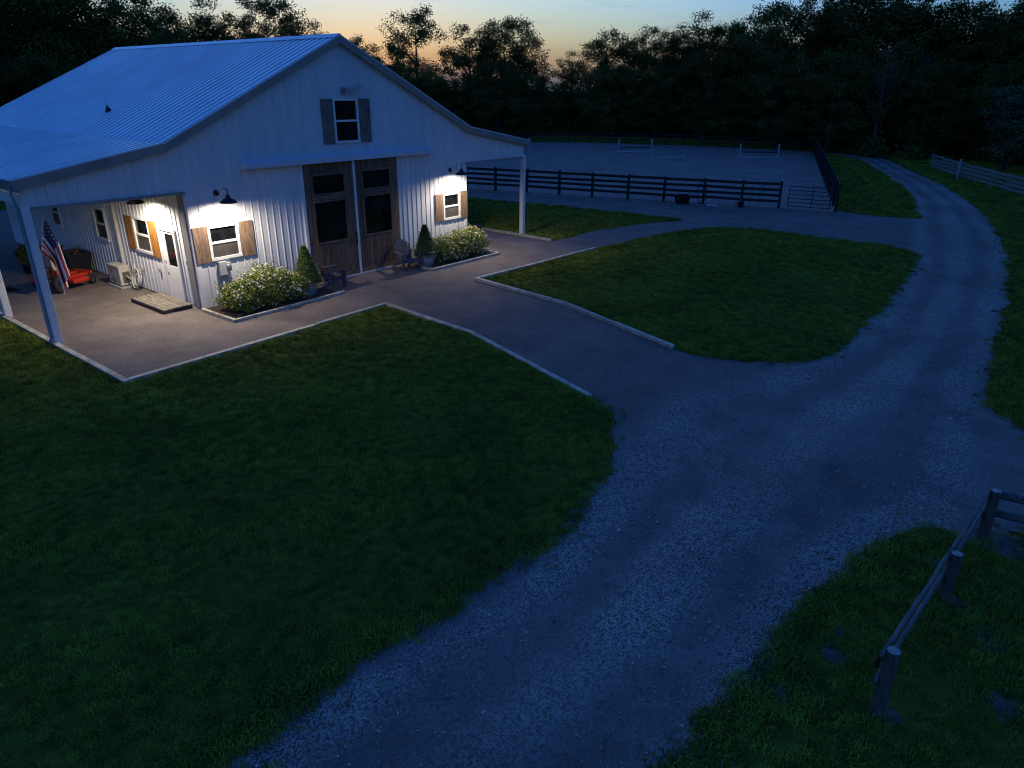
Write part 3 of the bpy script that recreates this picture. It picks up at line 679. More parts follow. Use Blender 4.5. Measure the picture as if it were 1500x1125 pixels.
lamp('black gooseneck lamp lit under the left porch above the white entry door', (XL-.001, 1.72, 3.14), (-1, 0, 0), (-6.1, 1.68, 2.90), 48.0)
t = thing('security_light', 'unlit grey security light with slanted head above the loft window', 'light', (0.05, 0, 5.83))
MB().bevbox((-.06, -.09, -.10), (.06, -.022, .12), .012).build('housing', 'gutter', t)
MB().beam((0, -.08, .02), (.0, -.22, .06), .04, .04).build('bracket', 'gutter', t)
Mx = Matrix.Translation((.30, -.27, .10)) @ Matrix.Rotation(R(-16), 4, 'Y') @ Matrix.Rotation(R(14), 4, 'X')
MB().bevbox((-.30, -.11, -.018), (.26, .11, .018), .008, Mx).build('head', 'meter_grey', t)

# ------------------------------------------------------------------ timber edging
def edging(label, pts, w=.13, h=.11, seg=2.4):
    t = thing('timber_edging', label, 'edging', (pts[0][0], pts[0][1], 0)); o = Vector((pts[0][0], pts[0][1], 0))
    for i, (a, b) in enumerate(zip(pts, pts[1:])):
        a = Vector((*a, 0)); b = Vector((*b, 0)); L = (b - a).length; k = max(1, round(L / seg)); d = (b - a).normalized()
        # run on past the corner by half a width so that the ends meet without crossing
        s0 = w/2 if i else 0; s1 = -w/2 if i < len(pts) - 2 else 0
        for j in range(k):
            p = a + (b - a)*(j/k) + d*((s0 if j == 0 else 0) + .004); q = a + (b - a)*((j+1)/k) + d*((-s1 if j == k-1 else 0) - .004)
            jz = rnd.uniform(-.008, .008); side = Vector((-d.y, d.x, 0))*rnd.uniform(-.012, .012)
            board_between('timber', 'edging_wood', p - o + side + Vector((0, 0, h/2 - .02 + jz)), q - o + side + Vector((0, 0, h/2 - .02 + rnd.uniform(-.008, .008))), w, h, t)
    return t
edging('pale timber edging in a corner around the left front of the yard', [(-9.42, 7.0), (-9.42, 3.6)])['label'] = 'short pale timber edging behind the second porch post at far left'
edging('pale timber edging turning the lawn corner and running down the lane', [(-9.42, 3.35), (-9.42, -3.84), (-1.88, -3.66), (-2.20, -7.34), (-3.66, -11.95)])
edging('pale timber edging around the corner of the mounded island lawn', [(0.21, -11.87), (1.63, -7.65), (2.08, -3.72), (8.92, -4.04)])
edging('pale timber edging beside the right porch post', [(9.14, -1.72), (9.20, 4.0)])
edging('low timber edging around the left flower bed', [(-5.60, -0.06), (-5.58, -1.71), (-1.76, -1.62)], .09, .10)
edging('low timber edging around the right flower bed', [(2.10, -1.02), (2.13, -1.67), (5.62, -1.70), (5.72, -0.6)], .09, .10)
for poly, lab in (([(-5.52, -.03), (-5.53, -1.66), (-1.8, -1.58), (-1.9, -.5), (-2.2, -.03)], 'left'), ([(2.15, -1.0), (2.17, -1.63), (5.57, -1.66), (5.66, -.6), (5.66, -.04), (2.3, -.03)], 'right')):
    structure(sheet('flower_bed_soil', poly, lambda X, Y, D: 0.012 + .035*np.clip(D/.3, 0, 1) + .008*wob(X, Y, 3), .12, 'mulch'), 'dark mulch of the %s flower bed' % lab)

# ------------------------------------------------------------------ plants by the barn
def rand_dir(r):
    while True:
        v = Vector((r.uniform(-1, 1), r.uniform(-1, 1), r.uniform(-1, 1)))
        if .05 < v.length < 1: return v.normalized()
def leafq(mb, p, n, up, l, w):
    side = n.cross(up)
    if side.length < 1e-3: side = n.cross(Vector((1, 0, 0)))
    side.normalize(); d = side.cross(n).normalized()
    mb.add([p - side*w*.1, p + d*l*.45 + side*w*.5 , p + d*l, p + d*l*.45 - side*w*.5], [(0, 1, 2, 3)])
def shrub(label, x, y, rx, ry, h, seed):
    r = random.Random(seed); t = thing('flowering_shrub', label, 'shrub', (x, y, .04), 0, 'flowering shrubs in the barn beds')
    mb = MB(); st = MB(); fl = MB(); fy = MB()
    lob = [(r.uniform(-.45, .45)*rx, r.uniform(-.45, .45)*ry, r.uniform(.45, .72)*h, r.uniform(.42, .62)) for _ in range(9)]
    for k in range(9):
        a = r.uniform(0, 6.28); q = lob[k]
        st.tube([(q[0]*.15, q[1]*.15, 0), (q[0]*.6, q[1]*.6, q[2]*.5), (q[0], q[1], q[2])], [.014, .01, .005], 5)
    def surf(d):
        # lumpy dome down to the ground
        k = 1 + .13*math.sin(d.x*5 + seed) * math.cos(d.y*4.5 + 2*seed) + .10*math.sin(d.z*7 + d.x*6 + seed) + .06*math.sin(d.y*11 + seed*3)
        return Vector((d.x*rx*k, d.y*ry*k, h*.46 + d.z*h*.54*k))
    for i in range(6800):
        d = rand_dir(r); d.z = max(d.z, -.8); s = r.uniform(.30, 1.0)**.4*r.uniform(.93, 1.06)
        p = surf(d); c0 = Vector((0, 0, h*.42)); p = c0 + (p - c0)*s; p.z = max(p.z, .03)
        n = (d + rand_dir(r)*.9).normalized(); leafq(mb, p, n, rand_dir(r), r.uniform(.04, .085), r.uniform(.024, .042))
    for i in range(30):   # a few long shoots
        d = rand_dir(r); d.z = abs(d.z); p = surf(d)
        for k in range(5): leafq(mb, p + d*.035*k + rand_dir(r)*.012, rand_dir(r), (d + rand_dir(r)*.7).normalized(), .06, .03)
    for i in range(230):
        d = rand_dir(r); d.z = max(d.z + .25, -.45); d.normalize(); p = surf(d) + d*.015; p.z = max(p.z, .10)
        tgt = fl if r.random() < .8 else fy; rad = r.uniform(.016, .042)
        for k in range(6):
            n = (d + rand_dir(r)*.9).normalized(); leafq(tgt, p + rand_dir(r)*rad*.45, n, rand_dir(r), rad*1.15, rad)
    st.build('stems', 'bark', t); mb.build('foliage', 'shrub_leaf', t); fl.build('blossoms', 'petal', t); fy.build('faded_blossoms', 'petal_yellow', t)
    return t
shrub('white flowering shrub at the barn corner under the electric meter', -4.78, -.92, .72, .62, .82, 1)
shrub('tallest white flowering shrub in the middle of the left bed', -3.98, -.88, .80, .66, 1.12, 2)
shrub('white flowering shrub between the tall shrub and the left spruce pot', -3.30, -.95, .62, .62, .82, 3)
shrub('white flowering shrub next to the right spruce pot', 3.35, -.85, .66, .62, .86, 4)
shrub('white flowering shrub at the right corner of the barn', 4.85, -.88, .80, .64, 1.0, 5)
shrub('white flowering shrub in the middle of the right bed', 4.08, -.90, .68, .62, .92, 6)
def spruce_pot(label_t, label_p, x, y, h, seed, pr=.33):
    r = random.Random(seed)
    p = thing('stone_pot', label_p, 'pot', (x, y, .03), 0, 'stone pots beside the big door')
    prof = [(0, 0), (pr*.72, 0), (pr*.78, .03), (pr*.97, .30), (pr*1.0, .36), (pr*1.06, .37), (pr*1.06, .43), (pr*.97, .43), (pr*.95, .37), (0, .37)]
    MB().lathe(prof, 26).build('bowl', 'stone_pot', p, True)
    MB().lathe([(0, .385), (pr*.6, .38), (pr*.95, .372)], 20).build('soil', 'mulch', p)
    fl = MB(); lf = MB()
    for i in range(46):
        a = r.uniform(0, 6.28); q = Vector((math.cos(a)*pr*r.uniform(.75, 1.12), math.sin(a)*pr*r.uniform(.75, 1.12), r.uniform(.40, .52)))
        for k in range(7): leafq(lf, q + rand_dir(r)*.05, rand_dir(r), rand_dir(r), .07, .035)
        if i % 2: 
            for k in range(7): leafq(fl, q + Vector((0, 0, .03)) + rand_dir(r)*.015, (Vector((math.cos(a), math.sin(a), .8)) + rand_dir(r)*.8).normalized(), rand_dir(r), .04, .035)
    lf.build('underplanting', 'shrub_leaf', p); fl.build('blossoms', 'petal', p)
    t = thing('dwarf_spruce', label_t, 'conifer', (x, y, .40), 0, 'clipped spruces in stone pots')
    MB().tube([(0, 0, 0), (0, 0, h*.9)], [.03, .006], 7).build('trunk', 'bark', t)
    mb = MB()
    for i in range(9000):
        u = r.random()**1.35; z = u*h; env = (1 - u)**.82*.36 + .015; env *= 1 + .12*math.sin(z*31 + 3*math.sin(i*.01)) ; a = r.uniform(0, 6.283)
        k = r.uniform(.72, 1.06); p0 = Vector((math.cos(a)*env*k, math.sin(a)*env*k, z)); n = Vector((math.cos(a), math.sin(a), .5))
        leafq(mb, p0, (rand_dir(r) + n*.3).normalized(), Vector((math.cos(a), math.sin(a), .9)), r.uniform(.05, .09), .014)
    mb.lathe([(.30, .03), (.30, h*.12), (.235, h*.35), (.14, h*.65), (.05, h*.88), (0, h*.95)], 14)
    mb.build('crown', 'spruce', t)
spruce_pot('clipped cone spruce growing left of the big barn door', 'round stone pot holding the spruce left of the big door', -2.62, -.95, 1.10, 11, .30)
spruce_pot('clipped cone spruce growing right of the big barn door', 'round stone pot holding the spruce right of the big door', 2.42, -.98, 1.05, 12, .34)

# ------------------------------------------------------------------ chairs
def adirondack(label, loc, rz):
    """faces local -y"""
    t = thing('adirondack_chair', label, 'chair', loc, rz, 'adirondack chairs by the big door')
    M_ = 'chair_wood'
    for i in range(6):
        y = -.30 + i*.105; z = .36 - (y + .30)*.22
        mb = MB(); mb.bevbox((-.27, y, z - .012), (.27, y + .092, z + .012), .005, Matrix.Translation((0, 0, 0))); mb.build('seat_slat', M_, t)
    for i in range(7):
        x = (i - 3)*.083; hgt = .80 - .035*abs(i - 3)**1.6
        a = Vector((x*.88, .22, .22)); b = Vector((x*1.14, .22 + hgt*.46, .22 + hgt*.9))
        mb = MB(); mb.beam(a, b, .080, .022, (0, -.88, .46)); mb.build('back_slat', M_, t)
    MB().beam((-.30, .40, .52), (.30, .40, .52), .03, .07).build('back_rail', M_, t)
    for sx in (-1, 1):
        MB().bevbox((sx*.33 - .03, -.36, 0), (sx*.33 + .03, -.24, .54), .008).build('front_leg', M_, t)
        MB().beam((sx*.29, -.34, .34), (sx*.29, .56, .04), .025, .11).build('rear_leg', M_, t)
        MB().beam((sx*.33, .42, .53), (sx*.31, .40, .20), .03, .06).build('arm_brace', M_, t)
        mb = MB(); mb.bevbox((sx*.36 - .075, -.42, .54), (sx*.36 + .075, .44, .565), .01); mb.build('armrest', M_, t)
    MB().beam((-.30, -.31, .30), (.30, -.31, .30), .025, .10).build('apron', M_, t)
adirondack('grey adirondack chair in profile beside the left spruce pot', (-1.52, -.64, 0.01), R(84))
adirondack('grey adirondack chair facing the yard at the right door edge', (1.82, -.70, 0.01), R(-18))

# ------------------------------------------------------------------ electric meter
t = thing('electric_meter', 'grey electric meter box with round dial under the left window', 'meter', (-4.72, 0, 1.06))
MB().bevbox((-.20, -.13, -.16), (.04, -.022, .24), .012).build('box', 'meter_grey', t)
MB().lathe([(0, .14), (.07, .14), (.085, .12), (.085, 0)], 20, mtx=Matrix.Translation((.09, -.022, .06)) @ Matrix.Rotation(R(90), 4, 'X')).build('dial', 'pole_metal', t, True)
MB().bevbox((.015, -.14, -.06), (.17, -.022, .19), .01).build('dial_housing', 'meter_grey', t)
MB().tube([(-.10, -.06, -.16), (-.10, -.06, -1.0)], .03, 10).build('conduit', 'meter_grey', t, True)
MB().tube([(.02, -.05, -.10), (.02, -.05, -.45), (-.05, -.05, -.6), (-.05, -.05, -1.0)], .018, 8).build('conduit', 'gutter', t, True)

# ------------------------------------------------------------------ porch: step, heat pump, hose
t = thing('wooden_platform', 'low weathered wooden platform step at the white entry door', 'platform', (-6.04, 1.42, 0))
for i in range(6):
    x0 = -.42 + i*.142
    MB().bevbox((x0, -.98, .085), (x0 + .134, .98 + rnd.uniform(-.01, .01), .122), .004).build('plank', 'deck_wood', t)
for y in (-.95, 0, .95): board('bearer', 'deck_dark', (-.41, y - .03, 0), (.42, y + .03, .083), t)
for x in (-.415, .405): board('skirt', 'deck_dark', (x - .015, -.975, .005), (x + .015, .975, .084), t)
t = thing('heat_pump', 'beige heat pump outdoor unit on a pad against the porch wall', 'heat pump', (-5.80, 4.52, 0))
MB().bevbox((-.24, -.50, 0.0), (.26, .50, .055), .01).build('pad', 'concrete', t)
MB().bevbox((-.17, -.41, .09), (.15, .41, .68), .018).build('casing', 'ac_beige', t)
MB().bevbox((-.185, -.42, .655), (.165, .42, .70), .012).build('top_cover', 'ac_beige', t)
for y in (-.3, .3): board('foot', 'ac_dark', (-.16, y - .04, .055), (.14, y + .04, .092), t)
gr = MB()
for k in range(7): gr.torus((-.178, .10, .38), .04 + k*.033, .005, 'x', 28, 5)
for k in range(8): gr.beam((-.178, .10, .38), (-.178, .10 + .25*math.cos(k*.785), .38 + .25*math.sin(k*.785)), .006, .006)
gr.build('fan_grille', 'ac_beige', t); MB().lathe([(0, 0), (.26, 0)], 28, mtx=Matrix.Translation((-.172, .10, .38)) @ Matrix.Rotation(R(-90), 4, 'Y')).build('fan_opening', 'ac_dark', t)
MB().bevbox((-.08, -.46, .20), (.12, -.405, .52), .012).build('valve_cover', 'ac_dark', t)
MB().tube([(.0, -.44, .42), (.02, -.60, .36), (.12, -.66, .28), (.2, -.66, .5), (.24, -.66, .8)], .02, 8).build('line_set', 'hose_pale', t, True)
t = thing('garden_hose', 'pale coiled garden hose leaning on the porch wall beside the heat pump', 'hose', (-5.68, 3.62, .36))
Mx = Matrix.Rotation(R(14), 4, 'Y')
for k in range(6):
    MB().torus((.02*k - .04, rnd.uniform(-.02, .02), rnd.uniform(-.02, .02)), .25 + rnd.uniform(-.05, .05), .014, 'x', 26, 7, .72, Mx).build('loop', 'hose_pale', t, True)
MB().tube([(.02, -.15, .15), (.06, -.3, .32), (.12, -.28, .45)], .013, 7).build('hose_end', 'hose_pale', t, True)
t = thing('wall_spigot', 'small dark spigot with wheel on the porch wall above the hose', 'spigot', (XL-.02, 3.3, .72))
MB().tube([(.02, 0, 0), (-.07, 0, 0), (-.09, 0, -.05)], .014, 8).build('pipe', 'gutter', t, True); MB().torus((-.05, 0, .05), .03, .007, 'z', 14, 6).build('wheel_handle', 'gutter', t)

# ------------------------------------------------------------------ mower
t = thing('riding_mower', 'red zero-turn riding mower parked under the left porch', 'mower', (-7.12, 5.55, 0.0), R(20)); t.scale = (.80, .80, 1.04)
# faces +x
RP = 'red_paint'
deck = MB(); deck.bevbox((.02, -.60, .16), (.74, .60, .30), .05); deck.build('mowing_deck', RP, t, False)
MB().bevbox((.08, .56, .17), (.55, .74, .24), .02).build('discharge_chute', 'dark_plastic', t)
mb = MB(); 
for y in (-.28, .28): mb.beam((-.60, y, .38), (1.0, y, .34), .07, .08)
mb.box((.92, -.46, .33), (1.0, .46, .42)); mb.build('frame', RP, t)
MB().bevbox((-.62, -.36, .40), (.10, .36, .56), .04).build('seat_platform', RP, t)
for y in (-.44, .44): MB().bevbox((-.55, y - .10, .42), (.02, y + .10, .66), .05).build('fender', RP, t)
mb = MB(); mb.bevbox((-.38, -.25, .58), (.10, .25, .68), .04); mb.bevbox((-.10, -.25, -.05), (.04, .25, .52), .045, Matrix.Translation((-.36, 0, .70)) @ Matrix.Rotation(R(-12), 4, 'Y')); mb.build('seat', 'seat_vinyl', t, False)
MB().bevbox((-.98, -.30, .42), (-.58, .30, .78), .06).build('engine', 'dark_plastic', t)
MB().bevbox((-1.06, -.34, .36), (-.96, .34, .52), .03).build('rear_guard', RP, t)
for y in (-.50, .50):
    w = MB().lathe([(.13, -.11), (.23, -.11), (.26, -.07), (.26, .07), (.23, .11), (.13, .11)], 24, mtx=Matrix.Translation((-.55, y, .26)) @ Matrix.Rotation(R(90), 4, 'X')).build('rear_wheel', 'rubber', t, True)
    MB().lathe([(0, -.06), (.13, -.10), (.13, .10), (0, .06)], 16, mtx=Matrix.Translation((-.55, y, .26)) @ Matrix.Rotation(R(90), 4, 'X')).build('rim', 'dark_plastic', w)
    w = MB().lathe([(.06, -.055), (.13, -.05), (.14, 0), (.13, .05), (.06, .055)], 18, mtx=Matrix.Translation((.98, y*.86, .14)) @ Matrix.Rotation(R(90), 4, 'X')).build('caster_wheel', 'rubber', t, True)
    MB().lathe([(0, -.04), (.06, -.05), (.06, .05), (0, .04)], 12, mtx=Matrix.Translation((.98, y*.86, .14)) @ Matrix.Rotation(R(90), 4, 'X')).build('rim', 'ac_dark', w)
    MB().tube([(.96, y*.86, .42), (1.0, y*.86, .30), (.98, y*.86 + .075, .22), (.98, y*.86 + .075, .14)], .018, 8).build('caster_fork', 'dark_plastic', t)
    MB().tube([(-.05, y*.72, .58), (-.02, y*.72, .95), (.12, y*.35, .98)], .014, 8).build('control_lever', 'dark_plastic', t)
MB().tube([(-.62, -.42, .5), (-.66, -.42, 1.25), (-.66, .42, 1.25), (-.62, .42, .5)], .024, 8).build('roll_bar', 'dark_plastic', t)

# ------------------------------------------------------------------ porch clutter
def bin_(label, loc, rz, w, d, h, twigs, seed, mname='dark_plastic'):
    r = random.Random(seed); t = thing('storage_bin', label, 'bin', loc, rz, 'dark bins along the porch wall')
    mb = MB(); V = []
    for (k, z, i_) in ((.86, 0, 0), (1, h, 0), (1.06, h, 0), (1.06, h + .04, 0), (.97, h + .04, 0), (.86, .06, 0)):
        for sx, sy in ((-1, -1), (1, -1), (1, 1), (-1, 1)): V.append((sx*w/2*k, sy*d/2*k, z))
    F = [(i*4+j, i*4+(j+1) % 4, (i+1)*4+(j+1) % 4, (i+1)*4+j) for i in range(5) for j in range(4)] + [(20, 21, 22, 23), (3, 2, 1, 0)]
    mb.add(V, F); mb.build('tub', mname, t)
    for k in range(twigs):
        a = Vector((r.uniform(-.35, .35)*w, r.uniform(-.35, .35)*d, h*.75)); b = a + Vector((r.uniform(-.55, .55), r.uniform(-.6, .6), r.uniform(.25, .6)))
        MB().tube([a, (a + b)/2 + rand_dir(r)*.05, b], [.016, .012, .006], 5).build('branch', 'dry_twig', t)
bin_('dark bin heaped with dry branches against the porch wall', (-6.02, 7.35, 0.0), 0, .72, .95, .70, 16, 1)
bin_('dark bin behind the mower seat on the porch', (-6.35, 8.75, 0.0), .1, .75, .8, .75, 9, 2)
t = thing('potted_bush', 'dark bushy plant in a tub deep under the left porch', 'plant', (-7.0, 8.6, 0)); t.scale = (.8, .8, .8); r = random.Random(3)
MB().lathe([(0, 0), (.22, 0), (.28, .34), (.31, .36), (.31, .40), (.25, .40), (0, .36)], 20).build('tub', 'dark_plastic', t, True)
mb = MB()
for i in range(1600):
    d = rand_dir(r); leafq(mb, Vector((0, 0, .75)) + Vector((d.x*.42, d.y*.42, d.z*.42))*r.uniform(.5, 1.05), rand_dir(r), rand_dir(r), .10, .045)
mb.build('foliage', 'leaf_a', t)
t = thing('floor_mat', 'small dark mat lying on the porch floor beside the mower', 'mat', (-8.55, 6.6, 0.012), R(8))
MB().bevbox((-.42, -.30, 0), (.42, .30, .018), .006).build('mat_sheet', 'rubber', t)
mb = MB()
for i in range(9): mb.box((-.38, -.26 + i*.06, .018), (.38, -.24 + i*.06, .024))
mb.build('mat_ribs', 'rubber', t)

# ------------------------------------------------------------------ flag
def flag_material():
    mt = bpy.data.materials.new('flag_cloth'); mt.use_nodes = True; t = mt.node_tree; b = t.nodes['Principled BSDF']; b.inputs['Roughness'].default_value = 0.8
    uv = N(t, 'ShaderNodeUVMap'); sp = N(t, 'ShaderNodeSeparateXYZ'); t.links.new(uv.outputs[0], sp.inputs[0]); U, V_ = sp.outputs[0], sp.outputs[1]
    def mth(op, a, c=None):
        n = N(t, 'ShaderNodeMath', operation=op)
        for i, v in enumerate((a, c)):
            if v is None: continue
            if isinstance(v, (int, float)): n.inputs[i].default_value = v
            else: t.links.new(v, n.inputs[i])
        return n.outputs[0]
    red = mth('LESS_THAN', mth('MODULO', mth('MULTIPLY', V_, 13.0), 2.0), 1.0)
    c1 = N(t, 'ShaderNodeMix', data_type='RGBA'); c1.inputs[6].default_value = (.68, .66, .62, 1); c1.inputs[7].default_value = (.36, .015, .025, 1); t.links.new(red, c1.inputs[0])
    can = mth('MULTIPLY', mth('LESS_THAN', U, .4), mth('GREATER_THAN', V_, 6/13))
    c2 = N(t, 'ShaderNodeMix', data_type='RGBA'); c2.inputs[7].default_value = (.012, .02, .09, 1); t.links.new(can, c2.inputs[0]); t.links.new(c1.outputs[2], c2.inputs[6])
    su = mth('SUBTRACT', mth('FRACT', mth('MULTIPLY', U, 15.0)), .5); sv = mth('SUBTRACT', mth('FRACT', mth('MULTIPLY', mth('SUBTRACT', V_, 6/13), 9.3)), .5)
    st = mth('MULTIPLY', mth('LESS_THAN', mth('ADD', mth('MULTIPLY', su, su), mth('MULTIPLY', sv, sv)), .022), can)
    c3 = N(t, 'ShaderNodeMix', data_type='RGBA'); c3.inputs[7].default_value = (.68, .66, .62, 1); t.links.new(st, c3.inputs[0]); t.links.new(c2.outputs[2], c3.inputs[6])
    t.links.new(c3.outputs[2], b.inputs['Base Color']); MATS['flag_cloth'] = mt
flag_material()
t = thing('flag', 'american flag hanging limp from a slanted pole on the left porch post', 'flag', (-9.22, .16, 2.0))
tip = Vector((.42, .36, 1.02)); foot = Vector((0.0, 0.0, 0.0))
MB().tube([foot, tip], .013, 8).build('pole', 'pole_metal', t, True); MB().lathe([(0, -.02), (.02, 0), (0, .025)], 10, tuple(tip)).build('finial', 'pole_metal', t, True)
MB().bevbox((-.05, -.03, -.10), (.03, .03, .06), .008).build('bracket', 'black_metal', t)
nu, nv = 40, 27; V = []; uvs = []
for i in range(nu + 1):
    u = i/nu
    for j in range(nv + 1):
        v = j/nv
        h0 = foot.lerp(tip, .22 + .76*v)                      # along the pole
        bunch = min(1, u*2.5)**.8
        lat = Vector((.80, -.60, 0)); dep = Vector((.6, .8, 0))
        w = .11 + .10*u
        c0 = Vector((tip.x + .0, tip.y - .02, 0)) + lat*((v - .20)*w + .06*u)
        p = h0.lerp(Vector((c0.x, c0.y, h0.z)), bunch)
        ph = v*2*math.pi*2.3 + u*.9
        p = p + (dep*math.sin(ph)*.085 + lat*math.sin(ph*1.0 + 1.3)*.028)*bunch
        p.z -= 1.40*u - .16*u*(1 - v)
        V.append(p); uvs.append((u, v))
F = [(i*(nv+1)+j, (i+1)*(nv+1)+j, (i+1)*(nv+1)+j+1, i*(nv+1)+j+1) for i in range(nu) for j in range(nv)]
mb = MB().add(V, F); me = mb.mesh('cloth', 'flag_cloth', True); ul = me.uv_layers.new(name='UVMap')
for lp in me.loops: ul.data[lp.index].uv = uvs[lp.vertex_index]
link('cloth', me, t)

# ------------------------------------------------------------------ wire cart behind the right corner
t = thing('wire_cart', 'black wire garden cart standing behind the right barn corner', 'cart', (7.75, 1.55, 0), R(-30))
mb = MB(); mb.tube([(-.32, 0, .10), (-.34, 0, 1.0), (-.25, 0, 1.08), (.25, 0, 1.08), (.34, 0, 1.0), (.32, 0, .10)], .016, 7)
mb.build('handle_frame', 'black_metal', t, True)
mb = MB()
for k in range(7): mb.tube([(-.30 + k*.1, .0, .15), (-.30 + k*.1, .0, 1.0)], .006, 5)
for k in range(5): mb.tube([(-.32, 0, .25 + k*.16), (.32, 0, .25 + k*.16)], .006, 5)
mb.build('wire_back', 'black_metal', t)
mb = MB(); 
for z in (.12, .52):
    mb.tube([(-.32, 0, z), (-.32, -.46, z), (.32, -.46, z), (.32, 0, z)], .012, 6)
    for k in range(8): mb.tube([(-.30 + k*.086, 0, z), (-.30 + k*.086, -.46, z)], .006, 5)
mb.build('wire_tray', 'black_metal', t); MB().bevbox((-.28, -.43, .13), (.28, -.04, .50), .05).build('load', 'dark_plastic', t)
for x in (-.36, .36): MB().torus((x, -.06, .16), .13, .028, 'x', 20, 8).build('wheel', 'rubber', t, True)

# ------------------------------------------------------------------ roof antenna
xr = -4.62; t = thing('roof_antenna', 'thin antenna with black flashing boot on the left roof slope', 'antenna', (xr, 5.75, roofz(xr)+.03)); t.scale = (.62, .62, .8)
MB().add([(-.14, -.13, -.07), (.12, -.13, .05), (.12, .13, .05), (-.14, .13, -.07), (-.02, 0, .24)], [(0, 1, 4), (1, 2, 4), (2, 3, 4), (3, 0, 4), (3, 2, 1, 0)]).build('flashing_boot', 'rubber', t)
MB().tube([(-.02, 0, .2), (-.02, 0.02, .72)], [.008, .005], 6).build('mast', 'gutter', t)

# ------------------------------------------------------------------ fences
def fence(name, label, P, h, rails, post_m, rail_m, pw, rw, rh, group=None, extra=.06, skip_last=False, rail_side=1, sag=.0, seed=1):
    t = thing(name, label, 'fence', (P[0][0], P[0][1], 0), 0, group); o = Vector((P[0][0], P[0][1], 0)); r = random.Random(seed)
    pm = unit_box(post_m)
    for i, (x, y) in enumerate(P):
        q = link('post', pm, t); a = P[min(i+1, len(P)-1)]; b = P[max(i-1, 0)]; ang = math.atan2(a[1]-b[1], a[0]-b[0])
        hh = h + extra + r.uniform(-.02, .03)
        q.location = Vector((x, y, hh/2 - .03)) - o; q.scale = (pw, pw, hh + .06); q.rotation_euler = (r.gauss(0, .012), r.gauss(0, .012), ang)
    for i in range(len(P) - 1):
        a = Vector((*P[i], 0)); b = Vector((*P[i+1], 0)); d = (b - a).normalized(); sd = Vector((d.y, -d.x, 0))*(pw/2 + rw/2 + .003)*rail_side
        for z in rails:
            board_between('rail', rail_m, a - o + sd + d*.004 + Vector((0, 0, z + r.gauss(0, .012))), b - o + sd - d*.004 + Vector((0, 0, z + r.gauss(0, .012))), rw, rh, t)
    return t
def along(a, b, step):
    a = np.array(a, float); b = np.array(b, float); n = max(1, round(np.linalg.norm(b - a)/step)); return [tuple(a + (b - a)*i/n) for i in range(n + 1)]
FP = [(17.5, 18.6), (18.1, 16.5), (18.7, 14.45), (19.25, 12.4), (19.8, 10.39), (20.4, 8.35), (20.96, 6.29), (21.55, 4.30), (22.2, 2.22), (22.7, 0.14), (23.4, -1.96), (23.95, -3.96), (24.58, -5.85)]
fence('board_fence', 'black four-board fence along the near side of the riding arena', FP, 1.34, (1.28, .98, .68, .38), 'black_fence', 'black_fence', .13, .03, .145, 'black arena fences', rail_side=1)
fence('board_fence', 'black four-board fence along the right side of the riding arena', along((25.2, -8.65), (66.3, 5.2), 2.3), 1.40, (1.33, 1.02, .70, .40), 'black_fence', 'black_fence', .13, .03, .145, 'black arena fences', seed=2)
far = along((66.4, 5.4), (66.2, 11), 2.3)[:-1] + along((66.2, 11), (64.9, 19.6), 2.3)[:-1] + along((64.9, 19.6), (60.9, 30), 2.3)[:-1] + along((60.9, 30), (56.5, 36.5), 2.3)
fence('board_fence', 'black fence along the far end of the riding arena below the woods', far, 1.15, (1.08, .78, .5), 'black_fence', 'black_fence', .12, .03, .10, 'black arena fences', seed=3)
fence('board_fence', 'black fence closing the arena behind the right porch roof', along((56.3, 36.6), (30, 30), 2.6), 1.3, (1.25, .95, .65, .35), 'black_fence', 'black_fence', .12, .03, .12, 'black arena fences', seed=4)
fence('board_fence', 'weathered grey four-board fence along the drive at the far right', along((54.9, -7.95), (47.8, -11.2), 2.4) + along((47.8, -11.2), (30, -20.5), 2.5)[1:], 1.12, (1.06, .80, .54, .28), 'grey_fence', 'grey_fence', .12, .035, .15, None, rail_side=1, seed=5)
t = thing('marker_post', 'pale upright marker post beside the grey drive fence', 'post', (47.7, -10.95, 0))
MB().bevbox((-.06, -.06, 0), (.06, .06, 1.35), .01).build('shaft', 'jump_white', t); MB().bevbox((-.075, -.075, 1.35), (.075, .075, 1.40), .012).build('cap', 'jump_white', t)

# tubular gate
ga, gb = Vector((24.72, -6.25, 0)), Vector((25.12, -8.38, 0)); L = (gb - ga).length
t = thing('tube_gate', 'dark tubular metal gate closing the arena corner', 'gate', ga, math.atan2((gb - ga).y, (gb - ga).x))
for z in (.16, .36, .56, .78, .99, 1.2): MB().tube([(.03, 0, z), (L - .03, 0, z)], .022, 8).build('bar', 'black_metal', t, True)
for x in (.02, L*.56, L - .02): MB().tube([(x, 0, .12), (x, 0, 1.22)], .024, 8).build('upright', 'black_metal', t, True)

# things left along the arena fence
t = thing('muck_tub', 'black muck tub standing against the near arena fence', 'tub', (22.75, -1.0, 0))
MB().lathe([(0, 0), (.36, 0), (.46, .40), (.50, .42), (.50, .46), (.44, .46), (.33, .05), (0, .05)], 20).build('shell', 'rubber', t, True)
for s in (-1, 1): MB().torus((0, s*.48, .40), .09, .018, 'y', 16, 6).build('rope_handle', 'orange_mark', t)
MB().bevbox((-.475, -.09, .28), (-.425, .10, .33), .004).build('label_patch', 'orange_mark', t)
t = thing('hose_loop', 'long loop of dark hose hung over an arena fence post', 'hose', (23.22, -1.95, .64))
for k in range(4): MB().torus((-.03*k, rnd.uniform(-.03, .03), rnd.uniform(-.03, .02)), .60 + .02*k, .018, 'x', 30, 6, .42).build('loop', 'hose_dark', t, True)
t = thing('manure_fork', 'long handled fork leaning on the arena fence', 'fork', (23.66, -3.98, 0))
